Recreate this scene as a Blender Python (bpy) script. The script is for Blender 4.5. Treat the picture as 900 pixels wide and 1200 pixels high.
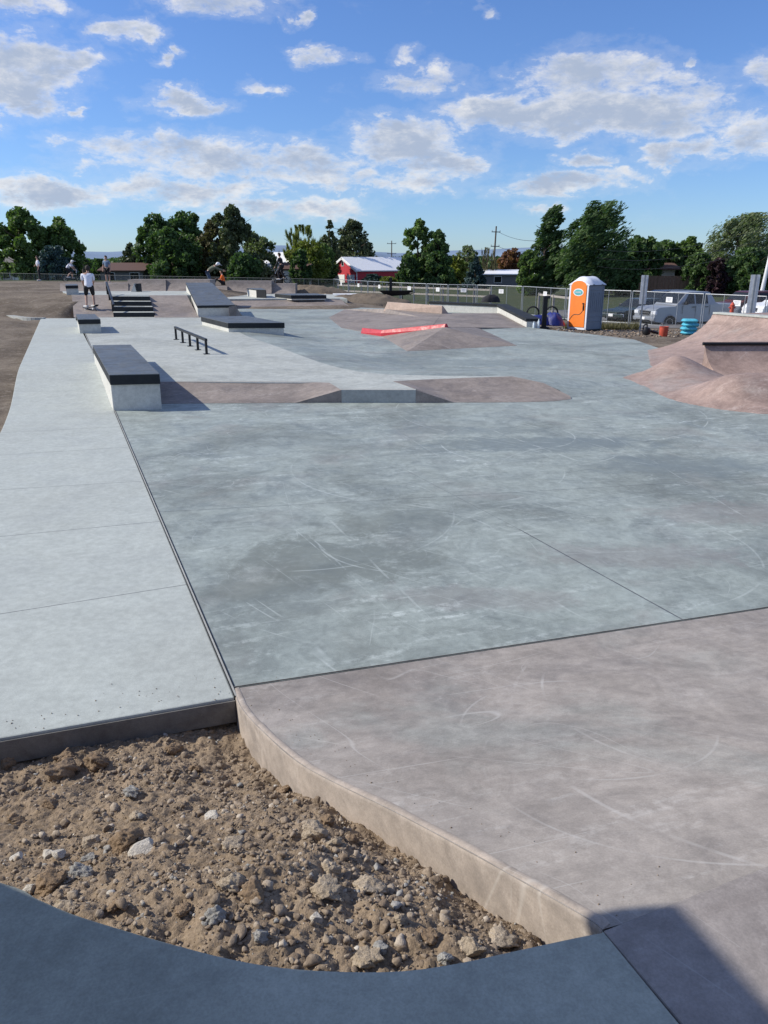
import bpy, bmesh, math, random
import numpy as np
from mathutils import Vector, Matrix
R = math.radians
random.seed(7); rng = np.random.default_rng(7)
for o in list(bpy.data.objects): bpy.data.objects.remove(o)
S = bpy.context.scene; COL = S.collection

# ------------------------------------------------------------------ camera
FL = 900.0; CH = 2.15; PITCH = math.atan(293 / FL)
cam = bpy.data.objects.new('camera', bpy.data.cameras.new('camera')); COL.objects.link(cam)
cam.location = (0, 0, CH); cam.rotation_euler = (math.pi / 2 - PITCH, 0, 0)
cam.data.sensor_fit = 'VERTICAL'; cam.data.sensor_height = 36; cam.data.lens = FL / 1200 * 36
cam.data.clip_start = 0.05; cam.data.clip_end = 20000
S.camera = cam
S.render.resolution_x = 768; S.render.resolution_y = 1024
CP, SP = math.cos(PITCH), math.sin(PITCH)
def ray(px, py):                       # direction of the sight line through a point of the photograph
    x = (px - 450) / FL; y = (600 - py) / FL
    return Vector((x, CP + y * SP, -SP + y * CP))
def P(px, py, z=0.0):                  # point on the level plane z
    d = ray(px, py); t = (z - CH) / d.z
    return Vector((d.x * t, d.y * t, z))
def PY(px, py, Y):                     # point at distance Y
    d = ray(px, py); t = Y / d.y
    return Vector((d.x * t, Y, CH + d.z * t))
def PS(px, py, f):                     # point on the surface z=f(x,y)
    z = 0.2
    for _ in range(40):
        p = P(px, py, z); z = z * .4 + .6 * f(p.x, p.y)
    p = P(px, py, z); return Vector((p.x, p.y, z))

# ------------------------------------------------------------------ sky, sun, exposure
SUN_EL = R(36); SUN_AZ = R(-86)        # azimuth from +Y towards +X: the sun stands to the left
SD = Vector((math.sin(SUN_AZ) * math.cos(SUN_EL), math.cos(SUN_AZ) * math.cos(SUN_EL), math.sin(SUN_EL)))
SKY_STRENGTH = 0.115; CLOUD_WHITE = 0.84
S.view_settings.view_transform = 'Standard'; S.view_settings.look = 'None'
S.view_settings.exposure = 0.14; S.view_settings.gamma = 1.0
sun = bpy.data.objects.new('sun', bpy.data.lights.new('sun', 'SUN')); COL.objects.link(sun)
sun.data.energy = 4.6; sun.data.angle = R(0.53); sun.data.color = (1.0, 0.94, 0.83)
sun.rotation_euler = SD.to_track_quat('Z', 'Y').to_euler(); sun.location = (-30, 5, 30)

world = bpy.data.worlds.new('World'); S.world = world; world.use_nodes = True
NT = world.node_tree; NT.nodes.clear()
class G:                               # small node-graph helper
    def __init__(s, nt): s.nt = nt
    def n(s, typ, **kw):
        nd = s.nt.nodes.new(typ)
        for k, v in kw.items(): setattr(nd, k, v)
        return nd
    def put(s, sock, v):
        if v is None: return
        if isinstance(v, bpy.types.NodeSocket): s.nt.links.new(v, sock)
        else: sock.default_value = v
    def m(s, op, a, b=None, c=None, clamp=False):
        nd = s.n('ShaderNodeMath', operation=op, use_clamp=clamp)
        s.put(nd.inputs[0], a); s.put(nd.inputs[1], b); s.put(nd.inputs[2], c)
        return nd.outputs[0]
    def v(s, op, a, b=None):
        nd = s.n('ShaderNodeVectorMath', operation=op); s.put(nd.inputs[0], a)
        if op == 'SCALE': s.put(nd.inputs['Scale'], b)
        else: s.put(nd.inputs[1], b)
        return nd.outputs[0]
    def noise(s, vec, scale, detail=4, rough=.55, dist=0, out='Fac'):
        nd = s.n('ShaderNodeTexNoise'); s.put(nd.inputs['Vector'], vec)
        nd.inputs['Scale'].default_value = scale; nd.inputs['Detail'].default_value = detail
        nd.inputs['Roughness'].default_value = rough; nd.inputs['Distortion'].default_value = dist
        return nd.outputs[out]
    def ss(s, x, a, b, lo=0.0, hi=1.0):
        nd = s.n('ShaderNodeMapRange', interpolation_type='SMOOTHSTEP'); s.put(nd.inputs[0], x)
        s.put(nd.inputs[1], a); s.put(nd.inputs[2], b); s.put(nd.inputs[3], lo); s.put(nd.inputs[4], hi)
        return nd.outputs[0]
    def mix(s, f, a, b, mode='MIX'):
        nd = s.n('ShaderNodeMix', data_type='RGBA', blend_type=mode)
        s.put(nd.inputs[0], f)
        for i, c in ((6, a), (7, b)):
            if isinstance(c, (tuple, list)) and len(c) == 3: c = (*c, 1)
            s.put(nd.inputs[i], c)
        return nd.outputs[2]
    def mapping(s, vec, scale=(1, 1, 1), rot=(0, 0, 0), loc=(0, 0, 0)):
        nd = s.n('ShaderNodeMapping'); s.put(nd.inputs[0], vec)
        nd.inputs['Scale'].default_value = scale; nd.inputs['Rotation'].default_value = rot; nd.inputs['Location'].default_value = loc
        return nd.outputs[0]
def build_sky():
    g = G(NT)
    tc = g.n('ShaderNodeTexCoord').outputs['Generated']
    sep = g.n('ShaderNodeSeparateXYZ'); g.put(sep.inputs[0], tc)
    az = g.m('ARCTAN2', sep.outputs[0], sep.outputs[1]); el = g.m('ARCSINE', sep.outputs[2])
    wv = g.n('ShaderNodeCombineXYZ'); g.put(wv.inputs[0], az); g.put(wv.inputs[1], g.m('MULTIPLY', el, 1.8))
    wn = g.n('ShaderNodeSeparateXYZ'); g.put(wn.inputs[0], g.noise(wv.outputs[0], 14.0, 6, .6, .3, out='Color'))
    az0, el0 = az, el
    az = g.m('ADD', az, g.m('MULTIPLY', g.m('SUBTRACT', wn.outputs[0], .5), .11)); el = g.m('ADD', el, g.m('MULTIPLY', g.m('SUBTRACT', wn.outputs[1], .5), .055))
    blobs = [(28, 72, 80, 30, 1), (85, 68, 42, 15, 1), (22, 108, 50, 22, 1), (255, 6, 62, 16, 1), (30, 4, 55, 12, .8), (138, 36, 42, 12, .9),
             (350, 28, 13, 10, .9), (375, 66, 30, 9, .9), (215, 122, 52, 11, 1), (305, 103, 22, 7, .75), (188, 70, 18, 6, .7), (85, 125, 10, 6, .8),
             (150, 168, 70, 16, .8), (240, 182, 110, 22, .95), (350, 190, 120, 26, 1), (470, 168, 70, 27, 1.1), (525, 188, 50, 20, 1.1), (420, 214, 34, 12, 1), (490, 210, 50, 14, .9),
             (70, 222, 95, 18, .95), (180, 222, 110, 18, .9), (340, 246, 80, 15, .75), (110, 190, 55, 9, .75), (60, 160, 22, 8, .6), (300, 215, 60, 10, .6),
             (600, 128, 90, 19, 1.05), (690, 88, 85, 30, 1.1), (710, 128, 130, 32, 1.15), (790, 140, 70, 26, 1.05), (875, 158, 45, 25, 1), (689, 186, 33, 10, 1), (655, 219, 72, 12, 1.05),
             (790, 180, 45, 14, .95), (500, 95, 50, 12, .75), (475, 66, 24, 8, .7), (605, 80, 26, 9, .7), (806, 78, 12, 6, .8), (640, 246, 22, 8, .9), (565, 12, 14, 6, .7), (720, 205, 30, 8, .6),
             (945, 80, 60, 25, 1), (-60, 120, 60, 30, 1), (1050, 150, 90, 30, 1), (-150, 200, 120, 24, 1)]
    tot = None
    for (cx, cy, rx, ry, st) in blobs:
        d = ray(cx, cy).normalized(); a0 = math.atan2(d.x, d.y); e0 = math.asin(d.z)
        d2 = ray(cx + rx, cy).normalized(); ra = abs(math.atan2(d2.x, d2.y) - a0) * 1.25
        d3 = ray(cx, cy - ry).normalized(); rb = abs(math.asin(d3.z) - e0) * 1.35
        du = g.m('MULTIPLY', g.m('SUBTRACT', az, a0), 1 / ra); dv = g.m('MULTIPLY', g.m('SUBTRACT', el, e0), 1 / rb)
        q = g.m('ADD', g.m('MULTIPLY', du, du), g.m('MULTIPLY', dv, dv))
        w = g.m('MULTIPLY', g.m('SUBTRACT', 1.0, q), st)
        tot = w if tot is None else g.m('SMOOTH_MAX', tot, w, .25)
    az, el = az0, el0
    # farther away from the framed part of the sky: scattered cloud from noise alone
    cb = g.n('ShaderNodeCombineXYZ'); g.put(cb.inputs[0], az); g.put(cb.inputs[1], g.m('MULTIPLY', el, 2.1)); cb.inputs[2].default_value = .37
    c = cb.outputs[0]
    def dens(vec, full=True):
        big = g.noise(vec, 11.0, 9 if full else 7, .62, .25)
        bill = g.noise(vec, 38.0, 8 if full else 6, .68, .3)
        return g.m('ADD', g.m('MULTIPLY', g.m('SUBTRACT', big, .5), 3.3), g.m('MULTIPLY', g.m('SUBTRACT', bill, .5), 2.7))
    n0 = dens(c)
    outside = g.m('MAXIMUM', g.ss(g.m('ABSOLUTE', az), .58, .85), g.ss(el, .40, .62))
    out = g.m('MAXIMUM', g.m('MULTIPLY', tot, 1.45), g.m('SUBTRACT', g.m('MULTIPLY', outside, 1.5), 1.2))
    a = g.m('ADD', out, n0)
    mask = g.ss(a, .05, 1.55)
    thin = g.ss(a, -.9, .4, 0, .12)
    mask = g.m('MAXIMUM', mask, thin)
    mask = g.m('MULTIPLY', mask, g.ss(el, .005, .06))
    up = dens(g.v('ADD', c, (-.022, .030, 0)), False)
    # relief: bright where the cloud thins towards the sun and up, grey below
    sh = g.m('SUBTRACT', n0, up)
    thick = g.ss(a, .35, 1.9)
    light = g.m('ADD', g.m('MULTIPLY', sh, .22), g.m('SUBTRACT', .95, g.m('MULTIPLY', thick, .46)))
    light = g.m('MINIMUM', g.m('MAXIMUM', light, .45), 1.05)
    ccol = g.mix(g.ss(light, .5, .98), (.47, .55, .70), (1.0, .985, .97))
    sky = g.n('ShaderNodeTexSky', sky_type='NISHITA'); sky.sun_disc = False
    sky.sun_elevation = SUN_EL; sky.sun_rotation = SUN_AZ
    sky.air_density = 1.0; sky.dust_density = .35; sky.ozone_density = 2.2; sky.altitude = 800
    b1 = g.n('ShaderNodeBackground'); g.put(b1.inputs[0], g.mix(1.0, sky.outputs[0], g.mix(g.ss(el, .0, .35), (.60, .78, 1.10), (.66, .86, 1.22)), 'MULTIPLY')); b1.inputs[1].default_value = SKY_STRENGTH
    b2 = g.n('ShaderNodeBackground'); g.put(b2.inputs[0], ccol); b2.inputs[1].default_value = CLOUD_WHITE
    mx = g.n('ShaderNodeMixShader'); g.put(mx.inputs[0], g.m('MULTIPLY', mask, .93)); g.put(mx.inputs[1], b1.outputs[0]); g.put(mx.inputs[2], b2.outputs[0])
    o = g.n('ShaderNodeOutputWorld'); g.put(o.inputs[0], mx.outputs[0])
build_sky()

# ------------------------------------------------------------------ generic helpers
def link(o, parent=None):
    COL.objects.link(o)
    if parent is not None: o.parent = parent
    return o
def tag(o, label=None, cat=None, group=None, kind=None):
    if label: o['label'] = label
    if cat: o['category'] = cat
    if group: o['group'] = group
    if kind: o['kind'] = kind
    return o
def empty(name, loc=(0, 0, 0), rz=0, label=None, cat=None, group=None):
    o = bpy.data.objects.new(name, None); o.location = loc; o.rotation_euler = (0, 0, rz); o.empty_display_size = .2
    COL.objects.link(o); return tag(o, label, cat, group)
def copy_tree(o, parent=None):
    c = o.copy(); COL.objects.link(c)
    if parent is not None: c.parent = parent
    for ch in [q for q in bpy.data.objects if q.parent == o]: copy_tree(ch, c)
    return c
def smooth(o, ang=None):
    for p in o.data.polygons: p.use_smooth = True
    if ang is not None: o.data.set_sharp_from_angle(angle=R(ang))
    return o
def bevel(o, w, seg=2):
    m = o.modifiers.new('bevel', 'BEVEL'); m.width = w; m.segments = seg; m.limit_method = 'ANGLE'; m.angle_limit = R(35)
    return o
class MB:                              # collects shapes, builds ONE mesh
    def __init__(s): s.v = []; s.f = []
    def add(s, vs, fs):
        b = len(s.v); s.v += [tuple(v) for v in vs]; s.f += [tuple(i + b for i in f) for f in fs]; return s
    def box(s, c, d, rz=0, M=None):
        hx, hy, hz = d[0] / 2, d[1] / 2, d[2] / 2
        vs = [Vector((x, y, z)) for z in (-hz, hz) for x, y in ((-hx, -hy), (hx, -hy), (hx, hy), (-hx, hy))]
        rot = M if M is not None else Matrix.Rotation(rz, 3, 'Z')
        vs = [rot @ v + Vector(c) for v in vs]
        return s.add(vs, [(0, 3, 2, 1), (4, 5, 6, 7), (0, 1, 5, 4), (1, 2, 6, 5), (2, 3, 7, 6), (3, 0, 4, 7)])
    def prism(s, poly, z0, z1):        # plan outline, counter-clockwise; z0/z1 numbers or functions of (x,y)
        f0 = z0 if callable(z0) else (lambda x, y: z0); f1 = z1 if callable(z1) else (lambda x, y: z1)
        n = len(poly); vs = [(p[0], p[1], f0(p[0], p[1])) for p in poly] + [(p[0], p[1], f1(p[0], p[1])) for p in poly]
        return s.add(vs, [tuple(range(n - 1, -1, -1)), tuple(range(n, 2 * n))] + [(i, (i + 1) % n, n + (i + 1) % n, n + i) for i in range(n)])
    def tube(s, p0, p1, r0, r1=None, n=8, caps=True):
        r1 = r0 if r1 is None else r1; p0 = Vector(p0); p1 = Vector(p1); d = (p1 - p0)
        if d.length < 1e-6: return s
        q = d.to_track_quat('Z', 'Y'); vs = []
        for p, r in ((p0, r0), (p1, r1)):
            for i in range(n):
                a = 2 * math.pi * i / n; vs.append(p + q @ Vector((r * math.cos(a), r * math.sin(a), 0)))
        fs = [(i, (i + 1) % n, n + (i + 1) % n, n + i) for i in range(n)]
        if caps: fs += [tuple(range(n - 1, -1, -1)), tuple(range(n, 2 * n))]
        return s.add(vs, fs)
    def path(s, pts, r, n=6):
        for a, b in zip(pts[:-1], pts[1:]): s.tube(a, b, r, n=n)
        return s
    def lathe(s, c, prof, n=16, M=None):   # prof: (radius, height)
        c = Vector(c); vs = []
        for r, z in prof:
            for i in range(n):
                a = 2 * math.pi * i / n; v = Vector((r * math.cos(a), r * math.sin(a), z)); vs.append((M @ v if M is not None else v) + c)
        fs = []
        for k in range(len(prof) - 1):
            for i in range(n): fs.append((k * n + i, k * n + (i + 1) % n, (k + 1) * n + (i + 1) % n, (k + 1) * n + i))
        fs += [tuple(range(n - 1, -1, -1)), tuple(range((len(prof) - 1) * n, len(prof) * n))]
        return s.add(vs, fs)
    def build(s, name, mat, parent=None, sm=None):
        me = bpy.data.meshes.new(name); me.from_pydata(s.v, [], s.f); me.update()
        bm = bmesh.new(); bm.from_mesh(me); bmesh.ops.recalc_face_normals(bm, faces=bm.faces); bm.to_mesh(me); bm.free()
        if mat: me.materials.append(mat)
        o = bpy.data.objects.new(name, me); link(o, parent)
        if sm is not None: smooth(o, sm)
        return o
def npmesh(name, V, F, mat, parent=None, sm=False):
    me = bpy.data.meshes.new(name); V = np.asarray(V, dtype=np.float32); F = np.asarray(F, dtype=np.int32)
    k = F.shape[1]; me.vertices.add(len(V)); me.vertices.foreach_set('co', V.ravel())
    me.loops.add(F.size); me.loops.foreach_set('vertex_index', F.ravel())
    me.polygons.add(len(F)); me.polygons.foreach_set('loop_start', np.arange(0, F.size, k, dtype=np.int32))
    if sm: me.polygons.foreach_set('use_smooth', np.ones(len(F), dtype=bool))
    me.update(calc_edges=True); me.validate()
    if mat: me.materials.append(mat)
    return link(bpy.data.objects.new(name, me), parent)
def grid(name, xs, ys, f, mat, parent=None, keep=None):
    X, Y = np.meshgrid(xs, ys); Z = f(X, Y); nx, ny = len(xs), len(ys)
    V = np.stack([X, Y, Z], -1).reshape(-1, 3)
    i = np.arange(nx - 1)[None, :] + nx * np.arange(ny - 1)[:, None]
    F = np.stack([i, i + 1, i + nx + 1, i + nx], -1).reshape(-1, 4)
    if keep is not None:
        c = V[F].mean(1); F = F[keep(c[:, 0], c[:, 1])]
    return npmesh(name, V, F, mat, parent, True)
def hashn(ix, iy, seed):
    h = (ix.astype(np.int64) * 374761393 + iy.astype(np.int64) * 668265263 + seed * 1442695041) & 0x7fffffff
    h = ((h ^ (h >> 13)) * 1274126177) & 0x7fffffff
    return ((h ^ (h >> 16)) & 0xffff) / 65535.0
def vnoise(x, y, sc, seed=0, octv=4, gain=.5):
    t = 0; a = 1; tot = 0; x = np.asarray(x, float) * sc; y = np.asarray(y, float) * sc
    for o in range(octv):
        ix = np.floor(x); iy = np.floor(y); fx = x - ix; fy = y - iy; fx = fx * fx * (3 - 2 * fx); fy = fy * fy * (3 - 2 * fy)
        h = lambda dx, dy: hashn(ix + dx, iy + dy, seed + o * 17)
        t = t + a * ((h(0, 0) * (1 - fx) + h(1, 0) * fx) * (1 - fy) + (h(0, 1) * (1 - fx) + h(1, 1) * fx) * fy)
        tot += a; a *= gain; x = x * 2.03 + 7.1; y = y * 2.03 + 3.7
    return t / tot - .5
def sstep(a, b, x):
    t = np.clip((x - a) / (b - a), 0, 1); return t * t * (3 - 2 * t)
def spline(pts, n=8):                  # Catmull-Rom through points (tuples)
    pts = [Vector(p) for p in pts]; out = []
    for i in range(len(pts) - 1):
        p0 = pts[max(i - 1, 0)]; p1 = pts[i]; p2 = pts[i + 1]; p3 = pts[min(i + 2, len(pts) - 1)]
        for k in range(n):
            t = k / n; out.append(.5 * ((2 * p1) + (p2 - p0) * t + (2 * p0 - 5 * p1 + 4 * p2 - p3) * t * t + (3 * p1 - p0 - 3 * p2 + p3) * t ** 3))
    out.append(pts[-1]); return out

# ------------------------------------------------------------------ materials
def newmat(name):
    m = bpy.data.materials.new(name); m.use_nodes = True; nt = m.node_tree; nt.nodes.clear(); g = G(nt)
    b = g.n('ShaderNodeBsdfPrincipled'); o = g.n('ShaderNodeOutputMaterial'); nt.links.new(b.outputs[0], o.inputs[0])
    return m, g, b, o
def bump(g, b, h, strength=.3, dist=.01):
    nd = g.n('ShaderNodeBump'); nd.inputs['Strength'].default_value = strength; nd.inputs['Distance'].default_value = dist
    g.put(nd.inputs['Height'], h); g.nt.links.new(nd.outputs[0], b.inputs['Normal'])
def simple(name, col, rough=.6, metal=0, var=.12, scale=6, bmp=0, spec=.4):
    m, g, b, o = newmat(name); pos = g.n('ShaderNodeTexCoord').outputs['Object']
    n = g.noise(pos, scale, 5, .6)
    lo = tuple(c * (1 - var) for c in col); hi = tuple(min(1, c * (1 + var)) for c in col)
    g.put(b.inputs['Base Color'], g.mix(g.ss(n, .3, .7), lo, hi))
    b.inputs['Roughness'].default_value = rough; b.inputs['Metallic'].default_value = metal; b.inputs['Specular IOR Level'].default_value = spec
    if bmp: bump(g, b, g.noise(pos, scale * 8, 4), bmp, .01)
    return m
def concrete(name, base, dark, pale, rough=.72, joints=(), arcs=(), scuff=.5, blot=.7, tintc=None, seed=0., big=.55, spec=.4, marks=(), stains=(), cracks=0):
    m, g, b, o = newmat(name)
    pos = g.n('ShaderNodeNewGeometry').outputs['Position']
    pp = g.v('ADD', pos, (seed, seed * .7, 0))
    warp = g.v('ADD', pp, g.v('SCALE', g.v('SUBTRACT', g.noise(pp, .9, 3, out='Color'), (.5, .5, .5)), .5))
    n1 = g.noise(warp, big, 6, .62, .6); n2 = g.noise(warp, big * 3.1, 7, .66, .8); n3 = g.noise(pp, 17, 6, .7); n4 = g.noise(pp, 150, 3, .6)
    ax = g.mapping(pp, (1, 1, 1), (0, 0, R(-18)))
    st = g.noise(g.mapping(ax, (.8, 4.4, 1)), 1.7, 9, .74, .6)      # trowel streaks across the slab
    col = g.mix(g.m('MULTIPLY', g.ss(n1, .44, .66), blot), base, dark)
    col = g.mix(g.m('MULTIPLY', g.ss(n2, .50, .72), blot * .75), col, dark)
    col = g.mix(g.m('MULTIPLY', g.m('MULTIPLY', g.ss(st, .50, .66), g.m('MULTIPLY', g.ss(n3, .38, .58), g.ss(g.noise(pp, .33, 3, .6), .40, .62, .15, 1))), scuff * .75), col, pale)
    col = g.mix(g.m('MULTIPLY', g.ss(g.noise(g.mapping(ax, (.4, 3, 1), loc=(9, 4, 0)), 1.1, 7, .7, .8), .53, .72), blot * .5), col, dark)
    if tintc: col = g.mix(g.m('MULTIPLY', g.ss(g.noise(pp, .8, 5, .6, .5), .52, .7), .55), col, tintc)
    # pale crusted specks and fine grain
    col = g.mix(g.m('MULTIPLY', g.m('MULTIPLY', g.ss(n3, .60, .74), g.ss(n2, .46, .6)), .45 * scuff), col, pale)
    col = g.mix(1.0, col, g.mix(g.ss(n4, .3, .7), (.91, .91, .91), (1.08, 1.08, 1.08)), 'MULTIPLY')
    n5 = g.noise(warp, 4.5, 7, .72, .4)
    am5 = .05 + .13 * min(1, scuff)
    col = g.mix(1.0, col, g.mix(g.ss(n5, .32, .68), (1 - am5,) * 3, (1 + am5 * .8,) * 3), 'MULTIPLY')
    col = g.mix(1.0, col, g.mix(g.ss(n3, .3, .7), (.90, .90, .90), (1.09, 1.09, 1.09)), 'MULTIPLY')
    # skate marks: thin wandering lines where a warped noise crosses its middle
    if scuff > .01:
        for k, (sx, sy, rz, th, am) in enumerate(((.16, 1.5, -18, .0035, .5), (.13, 1.1, 31, .0028, .45), (.5, .7, 70, .0022, .35), (.10, 1.9, 52, .0030, .45))):
            nn = g.noise(g.mapping(pp, (1, 1, 1), (0, 0, R(rz)), (k * 3.1, 1.7 * k, 0)), 1, 1)
            nn = g.noise(g.mapping(g.mapping(pp, (1, 1, 1), (0, 0, R(rz)), (k * 3.1, 1.7 * k, 0)), (sx, sy, .3)), 1.6, 1.2, .4, .2)
            ln = g.m('SUBTRACT', 1.0, g.ss(g.m('ABSOLUTE', g.m('SUBTRACT', nn, .5)), 0.0, th))
            gate = g.ss(g.noise(pp, .9 + .3 * k, 3), .50, .62)
            col = g.mix(g.m('MULTIPLY', g.m('MULTIPLY', ln, gate), am * min(1, scuff * 1.3)), col, pale)
    if cracks:
        cn = g.noise(g.mapping(pp, (1, 1, 1), (0, 0, R(40)), (5, 2, 0)), .9, 9, .62, .3)
        ck = g.m('MULTIPLY', g.m('SUBTRACT', 1.0, g.ss(g.m('ABSOLUTE', g.m('SUBTRACT', cn, .5)), 0.0, .0035)), g.ss(g.noise(pp, .8, 2), .53, .60))
        col = g.mix(g.m('MULTIPLY', ck, cracks), col, dark)
    hsum = g.m('MULTIPLY', n4, .12); hsum = g.m('ADD', hsum, g.m('MULTIPLY', n3, .25))
    sp = g.n('ShaderNodeSeparateXYZ'); g.put(sp.inputs[0], pos); X, Y = sp.outputs[0], sp.outputs[1]
    wsp = g.n('ShaderNodeSeparateXYZ'); g.put(wsp.inputs[0], warp)
    for (cx, cy, rx_, ry_, am, sc_) in stains:
        du = g.m('MULTIPLY', g.m('SUBTRACT', wsp.outputs[0], cx), 1 / rx_); dv = g.m('MULTIPLY', g.m('SUBTRACT', wsp.outputs[1], cy), 1 / ry_)
        q = g.m('ADD', g.m('ADD', g.m('MULTIPLY', du, du), g.m('MULTIPLY', dv, dv)), g.m('MULTIPLY', g.m('SUBTRACT', g.noise(pp, 3.2, 9, .78, .5), .5), 5.0))
        col = g.mix(g.m('MULTIPLY', g.ss(q, 1.25, .25), am), col, sc_)
    for (ax_, ay_, bx_, by_, w, am) in marks:
        dx, dy = bx_ - ax_, by_ - ay_; Lm = math.hypot(dx, dy); dx /= Lm; dy /= Lm
        rx2 = g.m('SUBTRACT', wsp.outputs[0], g.m('ADD', g.m('MULTIPLY', g.m('SUBTRACT', wsp.outputs[0], X), .93), ax_)); ry2 = g.m('SUBTRACT', wsp.outputs[1], g.m('ADD', g.m('MULTIPLY', g.m('SUBTRACT', wsp.outputs[1], Y), .93), ay_))
        t = g.m('ADD', g.m('MULTIPLY', rx2, dx), g.m('MULTIPLY', ry2, dy)); s_ = g.m('ABSOLUTE', g.m('SUBTRACT', g.m('MULTIPLY', rx2, dy), g.m('MULTIPLY', ry2, dx)))
        ends = g.m('MULTIPLY', g.ss(t, 0.0, .3), g.ss(t, Lm, Lm - .3))
        ln = g.m('MULTIPLY', g.m('MULTIPLY', g.m('SUBTRACT', 1.0, g.ss(s_, w * .3, w)), ends), g.ss(g.noise(pp, 3.0, 7, .75), .42, .60))
        col = g.mix(g.m('MULTIPLY', ln, am), col, pale)
    for (cx, cy, r, w, am) in arcs:
        d = g.m('SQRT', g.m('ADD', g.m('POWER', g.m('SUBTRACT', X, cx), 2.0), g.m('POWER', g.m('SUBTRACT', Y, cy), 2.0)))
        ln = g.m('SUBTRACT', 1.0, g.ss(g.m('ABSOLUTE', g.m('SUBTRACT', d, r)), w * .3, w))
        ln = g.m('MULTIPLY', ln, g.ss(g.noise(pp, 1.3, 4, .7), .45, .62))
        col = g.mix(g.m('MULTIPLY', ln, am), col, pale)
    for (ax_, ay_, bx_, by_, w, dk) in joints:
        dx, dy = bx_ - ax_, by_ - ay_; L = math.hypot(dx, dy); dx /= L; dy /= L
        rx = g.m('SUBTRACT', X, ax_); ry = g.m('SUBTRACT', Y, ay_)
        t = g.m('ADD', g.m('MULTIPLY', rx, dx), g.m('MULTIPLY', ry, dy)); s_ = g.m('ABSOLUTE', g.m('SUBTRACT', g.m('MULTIPLY', rx, dy), g.m('MULTIPLY', ry, dx)))
        inside = g.m('MULTIPLY', g.m('GREATER_THAN', t, 0.0), g.m('LESS_THAN', t, L))
        ln = g.m('MULTIPLY', g.m('SUBTRACT', 1.0, g.ss(s_, w * .5, w)), inside)
        ln = g.m('MULTIPLY', ln, g.ss(g.noise(pp, 5, 3), .25, .5, .55, 1))
        col = g.mix(g.m('MULTIPLY', ln, dk), col, (.09, .095, .1)); hsum = g.m('SUBTRACT', hsum, g.m('MULTIPLY', ln, 1.2))
    g.put(b.inputs['Base Color'], col)
    g.put(b.inputs['Roughness'], g.m('SUBTRACT', rough + .1, g.m('MULTIPLY', g.ss(n2, .3, .7), .22)))
    b.inputs['Specular IOR Level'].default_value = spec
    bump(g, b, hsum, .35, .006)
    return m

def seg(a, b, w=.006, dk=.8): return (a.x, a.y, b.x, b.y, w, dk)
J_slab = [seg(P(187, 600), P(450, 586)), seg(P(450, 586), P(960, 556)), seg(P(608, 620), P(800, 726), .008, .95), seg(P(470, 548), P(608, 620), .004, .5),
          seg(P(148, 505), P(800, 500), .005, .35), seg(P(150, 489), P(620, 484), .005, .3)]
arcs = []
for (px, py, r, am) in ((480, 630, .75, .5), (620, 520, 1.1, .6), (600, 510, .8, .5), (500, 545, 1.5, .45), (760, 560, 1.6, .4), (640, 480, 2.3, .5), (700, 640, 1.2, .35), (350, 600, 1.4, .35), (420, 690, 1.9, .3), (560, 470, 1.2, .4)):
    c = P(px, py); arcs.append((c.x, c.y, r, .012, am))
def mk(x0, y0, x1, y1, w=.010, am=.55): return (*P(x0, y0).xy, *P(x1, y1).xy, w, am)
marks_ = [mk(322, 600, 470, 728, .007, .45), mk(345, 612, 430, 690, .010, .45), mk(372, 596, 500, 722, .006, .4), mk(362, 640, 560, 705, .006, .35), mk(330, 560, 352, 640, .006, .35), mk(352, 575, 520, 740, .005, .4), mk(300, 650, 420, 735, .005, .3),
          mk(640, 650, 900, 640, .010, .35), mk(560, 498, 690, 545, .016, .55), mk(600, 492, 760, 540, .012, .5), mk(520, 505, 860, 560, .010, .4), mk(420, 480, 560, 560, .010, .35), mk(700, 500, 880, 610, .010, .35), mk(480, 640, 700, 700, .009, .35), mk(650, 455, 900, 520, .02, .35)]
def stn(px, py, rx, ry, am, c): p = P(px, py); return (p.x, p.y, rx, ry, am, c)
OL = (.150, .168, .150); GY = (.165, .195, .195); PK = (.235, .215, .205)
stains_ = [stn(395, 655, .85, .55, .7, OL), stn(300, 690, .45, .22, .55, OL), stn(460, 610, .8, .3, .5, OL), stn(640, 520, 1.6, .45, .75, GY), stn(800, 545, 1.2, .5, .6, GY), stn(540, 505, 1.2, .3, .5, GY), stn(760, 650, .9, .3, .4, PK), stn(850, 600, .9, .35, .45, PK), stn(560, 700, .8, .25, .35, PK),
           stn(400, 420, 2.2, .6, .4, GY), stn(560, 425, 2.5, .7, .5, GY)]
M = {}
M['slab'] = concrete('blue_grey_concrete', (.300, .338, .315), (.182, .205, .190), (.51, .56, .535), .62, J_slab, arcs, 1.1, .9, (.27, .27, .25), 0, .42, .45, marks_, stains_)
M['walk'] = concrete('pale_concrete', (.415, .445, .418), (.35, .368, .343), (.52, .55, .52), .78,
                     [seg(P(-200, 751), P(219, 685)), seg(P(-150, 643), P(187, 611)), seg(P(-100, 580), P(165, 564)), seg(P(-60, 537), P(151, 524)), seg(P(-60, 510), P(141, 500)), seg(P(-60, 463), P(128, 463)), seg(P(10, 441), P(118, 440)), seg(P(20, 420), P(110, 420)), seg(P(30, 402), P(103, 403))], (), .15, .4, None, 3.3, .5, .4, (), (), .55)
M['plaza'] = concrete('light_grey_concrete', (.415, .435, .405), (.315, .33, .305), (.54, .56, .53), .75, [], (), .7, .7, None, 8.1, .45)
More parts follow.
